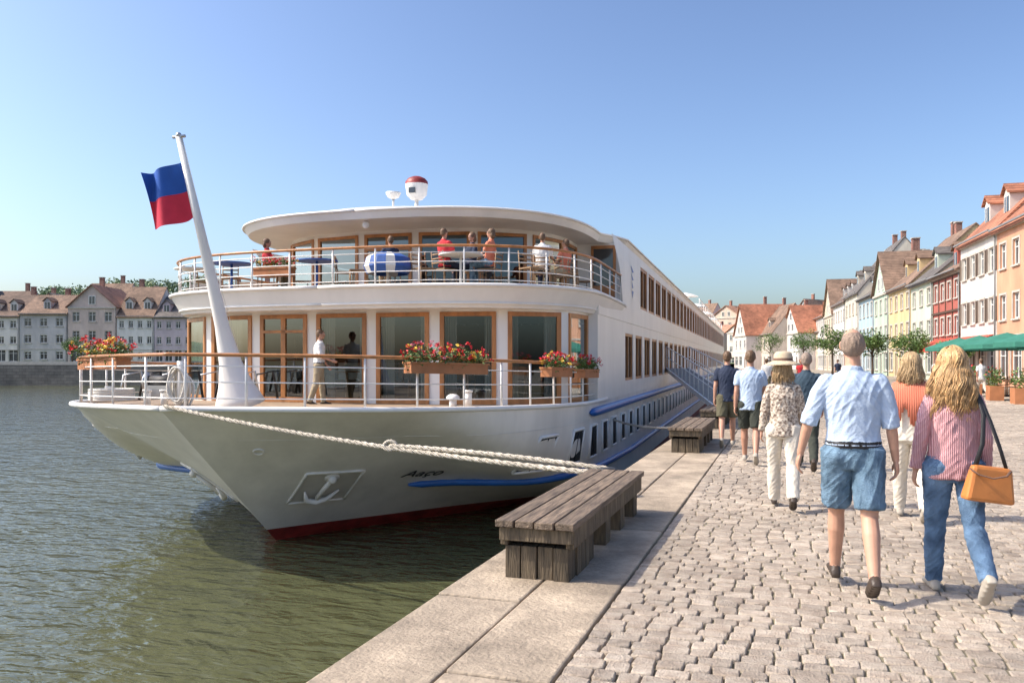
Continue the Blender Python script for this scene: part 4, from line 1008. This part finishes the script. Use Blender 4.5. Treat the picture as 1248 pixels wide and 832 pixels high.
mb.build('bag_strap',[blackb],e)
e,H,T=person('woman_in_straw_hat',-.05,9.25,.04,1.62,[m_skin2,blouse,cream,m_shoe,hbl2,blackb],sex='f',z=ZP,L=(12,4,-3),Rg=(-12,22,30),la=(-6,12,12),ra=(8,10,30),legs='wide',hair='bob',sleeve='long',tuck=False,vox=.008)
strands(e,H,hbl2,500,.17,.02,5,.008,.003,elmax=.2); hatf(e,H,straw,bandm)
e,H,T=person('woman_in_coral_shawl',1.16,9.0,-.05,1.66,[m_skin,cream,cream,m_sneak,hbl2,blackb],sex='f',z=ZP,L=(14,4,-3),Rg=(-14,24,34),legs='long',hair='bob',sleeve='long',tuck=False,vox=.008)
strands(e,H,hbl2,600,.22,.025,6,.008,.003)
mb=MB()
for i in range(18):
    x=-.17+.34*i/17; xx=abs(x)
    mb.tube([T((x,.06,1.48-xx*.35)),T((x,-.02,1.525-xx*.35)),T((x*1.05,-.11,1.44-xx*.3)),T((x*1.1,-.15,1.28)),T((x*1.1,-.155,1.12-.1*math.sin(i*.9)))],[.017,.02,.02,.019,.012],6,0)
mb.build('shawl',[coral],e)
person('man_in_polo_shirt',-.55,13.1,.0,1.74,[m_skin2,M('polo_light_blue',(.4,.5,.64),.9,.08),olive2,m_sneak,hb,blackb],z=ZP,L=(16,5,-4),Rg=(-13,24,36),sleeve='short',tuck=False,vox=.009)
person('man_in_navy_shirt',-1.05,15.4,.05,1.75,[m_skin2,navy,olive,m_sneak,hb,blackb],z=ZP,L=(-12,24,36),Rg=(15,5,-4),sleeve='short',tuck=False,vox=.01)
person('man_in_dark_shirt',.25,12.6,0,1.72,[m_skin2,teal,olive2,m_shoe,hg,blackb],z=ZP,sleeve='short',legs='long',tuck=False,vox=.01)
p=W(5.0,-.15,0); person('man_in_white_shirt',p.x,p.y,math.radians(-62),1.76,[m_skin2,wsh,khaki,m_shoe,hb,blackb],z=.58,L=(8,3,0),Rg=(-8,12,10),la=(5,8,30),ra=(10,8,60),sleeve='roll',legs='long',vox=.012,belt=True)
red=M('red_shirt',(.5,.03,.04),.9,.1)
def seated(s,t,z,rz,tops,bots,sex,hair='short',hm=hb):
    p=W(s,t,0); return person('seated_passenger',p.x,p.y,rz,1.7,[m_skin2,tops,bots,m_shoe,hm,blackb],sex=sex,z=z,L=(88,88,0),Rg=(84,86,0),la=(25,10,50),ra=(30,10,55),sleeve='short',legs='long',hair=hair,vox=.016,seat=.5,lean=-3,tuck=False)
chairm=M('deck_chair_wicker',(.3,.2,.12),.8,.2); tabm=M('deck_table_blue',(.04,.12,.4),.6,.1)
PS=[(5.9,2.6,-.4,red,navy,'m'),(6.2,3.6,1.5,coral,denim,'f'),(7.2,4.6,.2,wsh,navy,'m'),(6.1,-2.2,-1.2,red,olive,'f'),(6.6,.9,.8,navy,khaki,'m'),(6.6,3.0,2.6,navy,navy,'f'),(8.3,4.9,1.2,coral,khaki,'m')]
for s,t,rz,tc_,bc_,sx_ in PS:
    seated(s,t,Z2,rz,tc_,bc_,sx_,'short' if sx_=='m' else 'bob',hb)
    p=W(s,t,0); chair(p.x,p.y,rz+PI,chairm,Z2,None,'deck_chair')
for s,t in ((5.6,3.1),(5.7,-.6),(5.6,-2.9),(6.4,-4.6)):
    p=W(s,t,0); table(p.x,p.y,wsh if t<-4 or t>3 else tabm,Z2,.5,None,'deck_table')
for s,t,r_ in ((5.6,2.2,1),(5.5,.6,-1),(5.8,.1,2),(5.9,-1.6,-1),(6.2,-3.4,.5),(6.8,-4.6,2),(6.2,4.6,1),(7.6,5.1,2.4),(9.6,5.1,2.2)):
    p=W(s,t,0); chair(p.x,p.y,r_,chairm,Z2,None,'deck_chair')
mb=MB(); c=W(5.5,1.35,Z2)
for k in range(16):
    a0=k*PI/8;a1=(k+1)*PI/8; pr=[(.0,.84),(.3,.82),(.5,.72),(.56,.5),(.48,.34)]
    for (r0,z0),(r1,z1) in zip(pr,pr[1:]):
        f=lambda r,a,z:c+V((r*math.cos(a),r*math.sin(a),z)); mb.add([f(r0,a0,z0),f(r0,a1,z0),f(r1,a1,z1),f(r1,a0,z1)],[(0,1,2,3)],1 if k%3==1 else 0)
mb.tube([c,c+V((0,0,.8))],.04,8,1); mb.build('folded_parasol',[tabm,wsh])
flowerbox(W(5.3,-2.0,0),W(5.25,-1.0,0),Z2+.55,200,90,.9)
for i,(x,y,rz,c1,c2) in enumerate(((7.4,48,2.9,coral,navy),(8.0,52,0,wsh,denim),(7.6,38.5,.3,wsh,cream),(3.2,60,.2,navy,khaki),(-.4,34,.1,olive,navy),(-.9,38,0,wsh,olive),(.6,44,3.,red,denim))):
    person('pedestrian',x,y,rz,1.72,[m_skin2,c1,c2,m_shoe,hb,blackb],sex='fm'[i%2],z=.02,sleeve='short',legs='long',vox=.02,tuck=False)
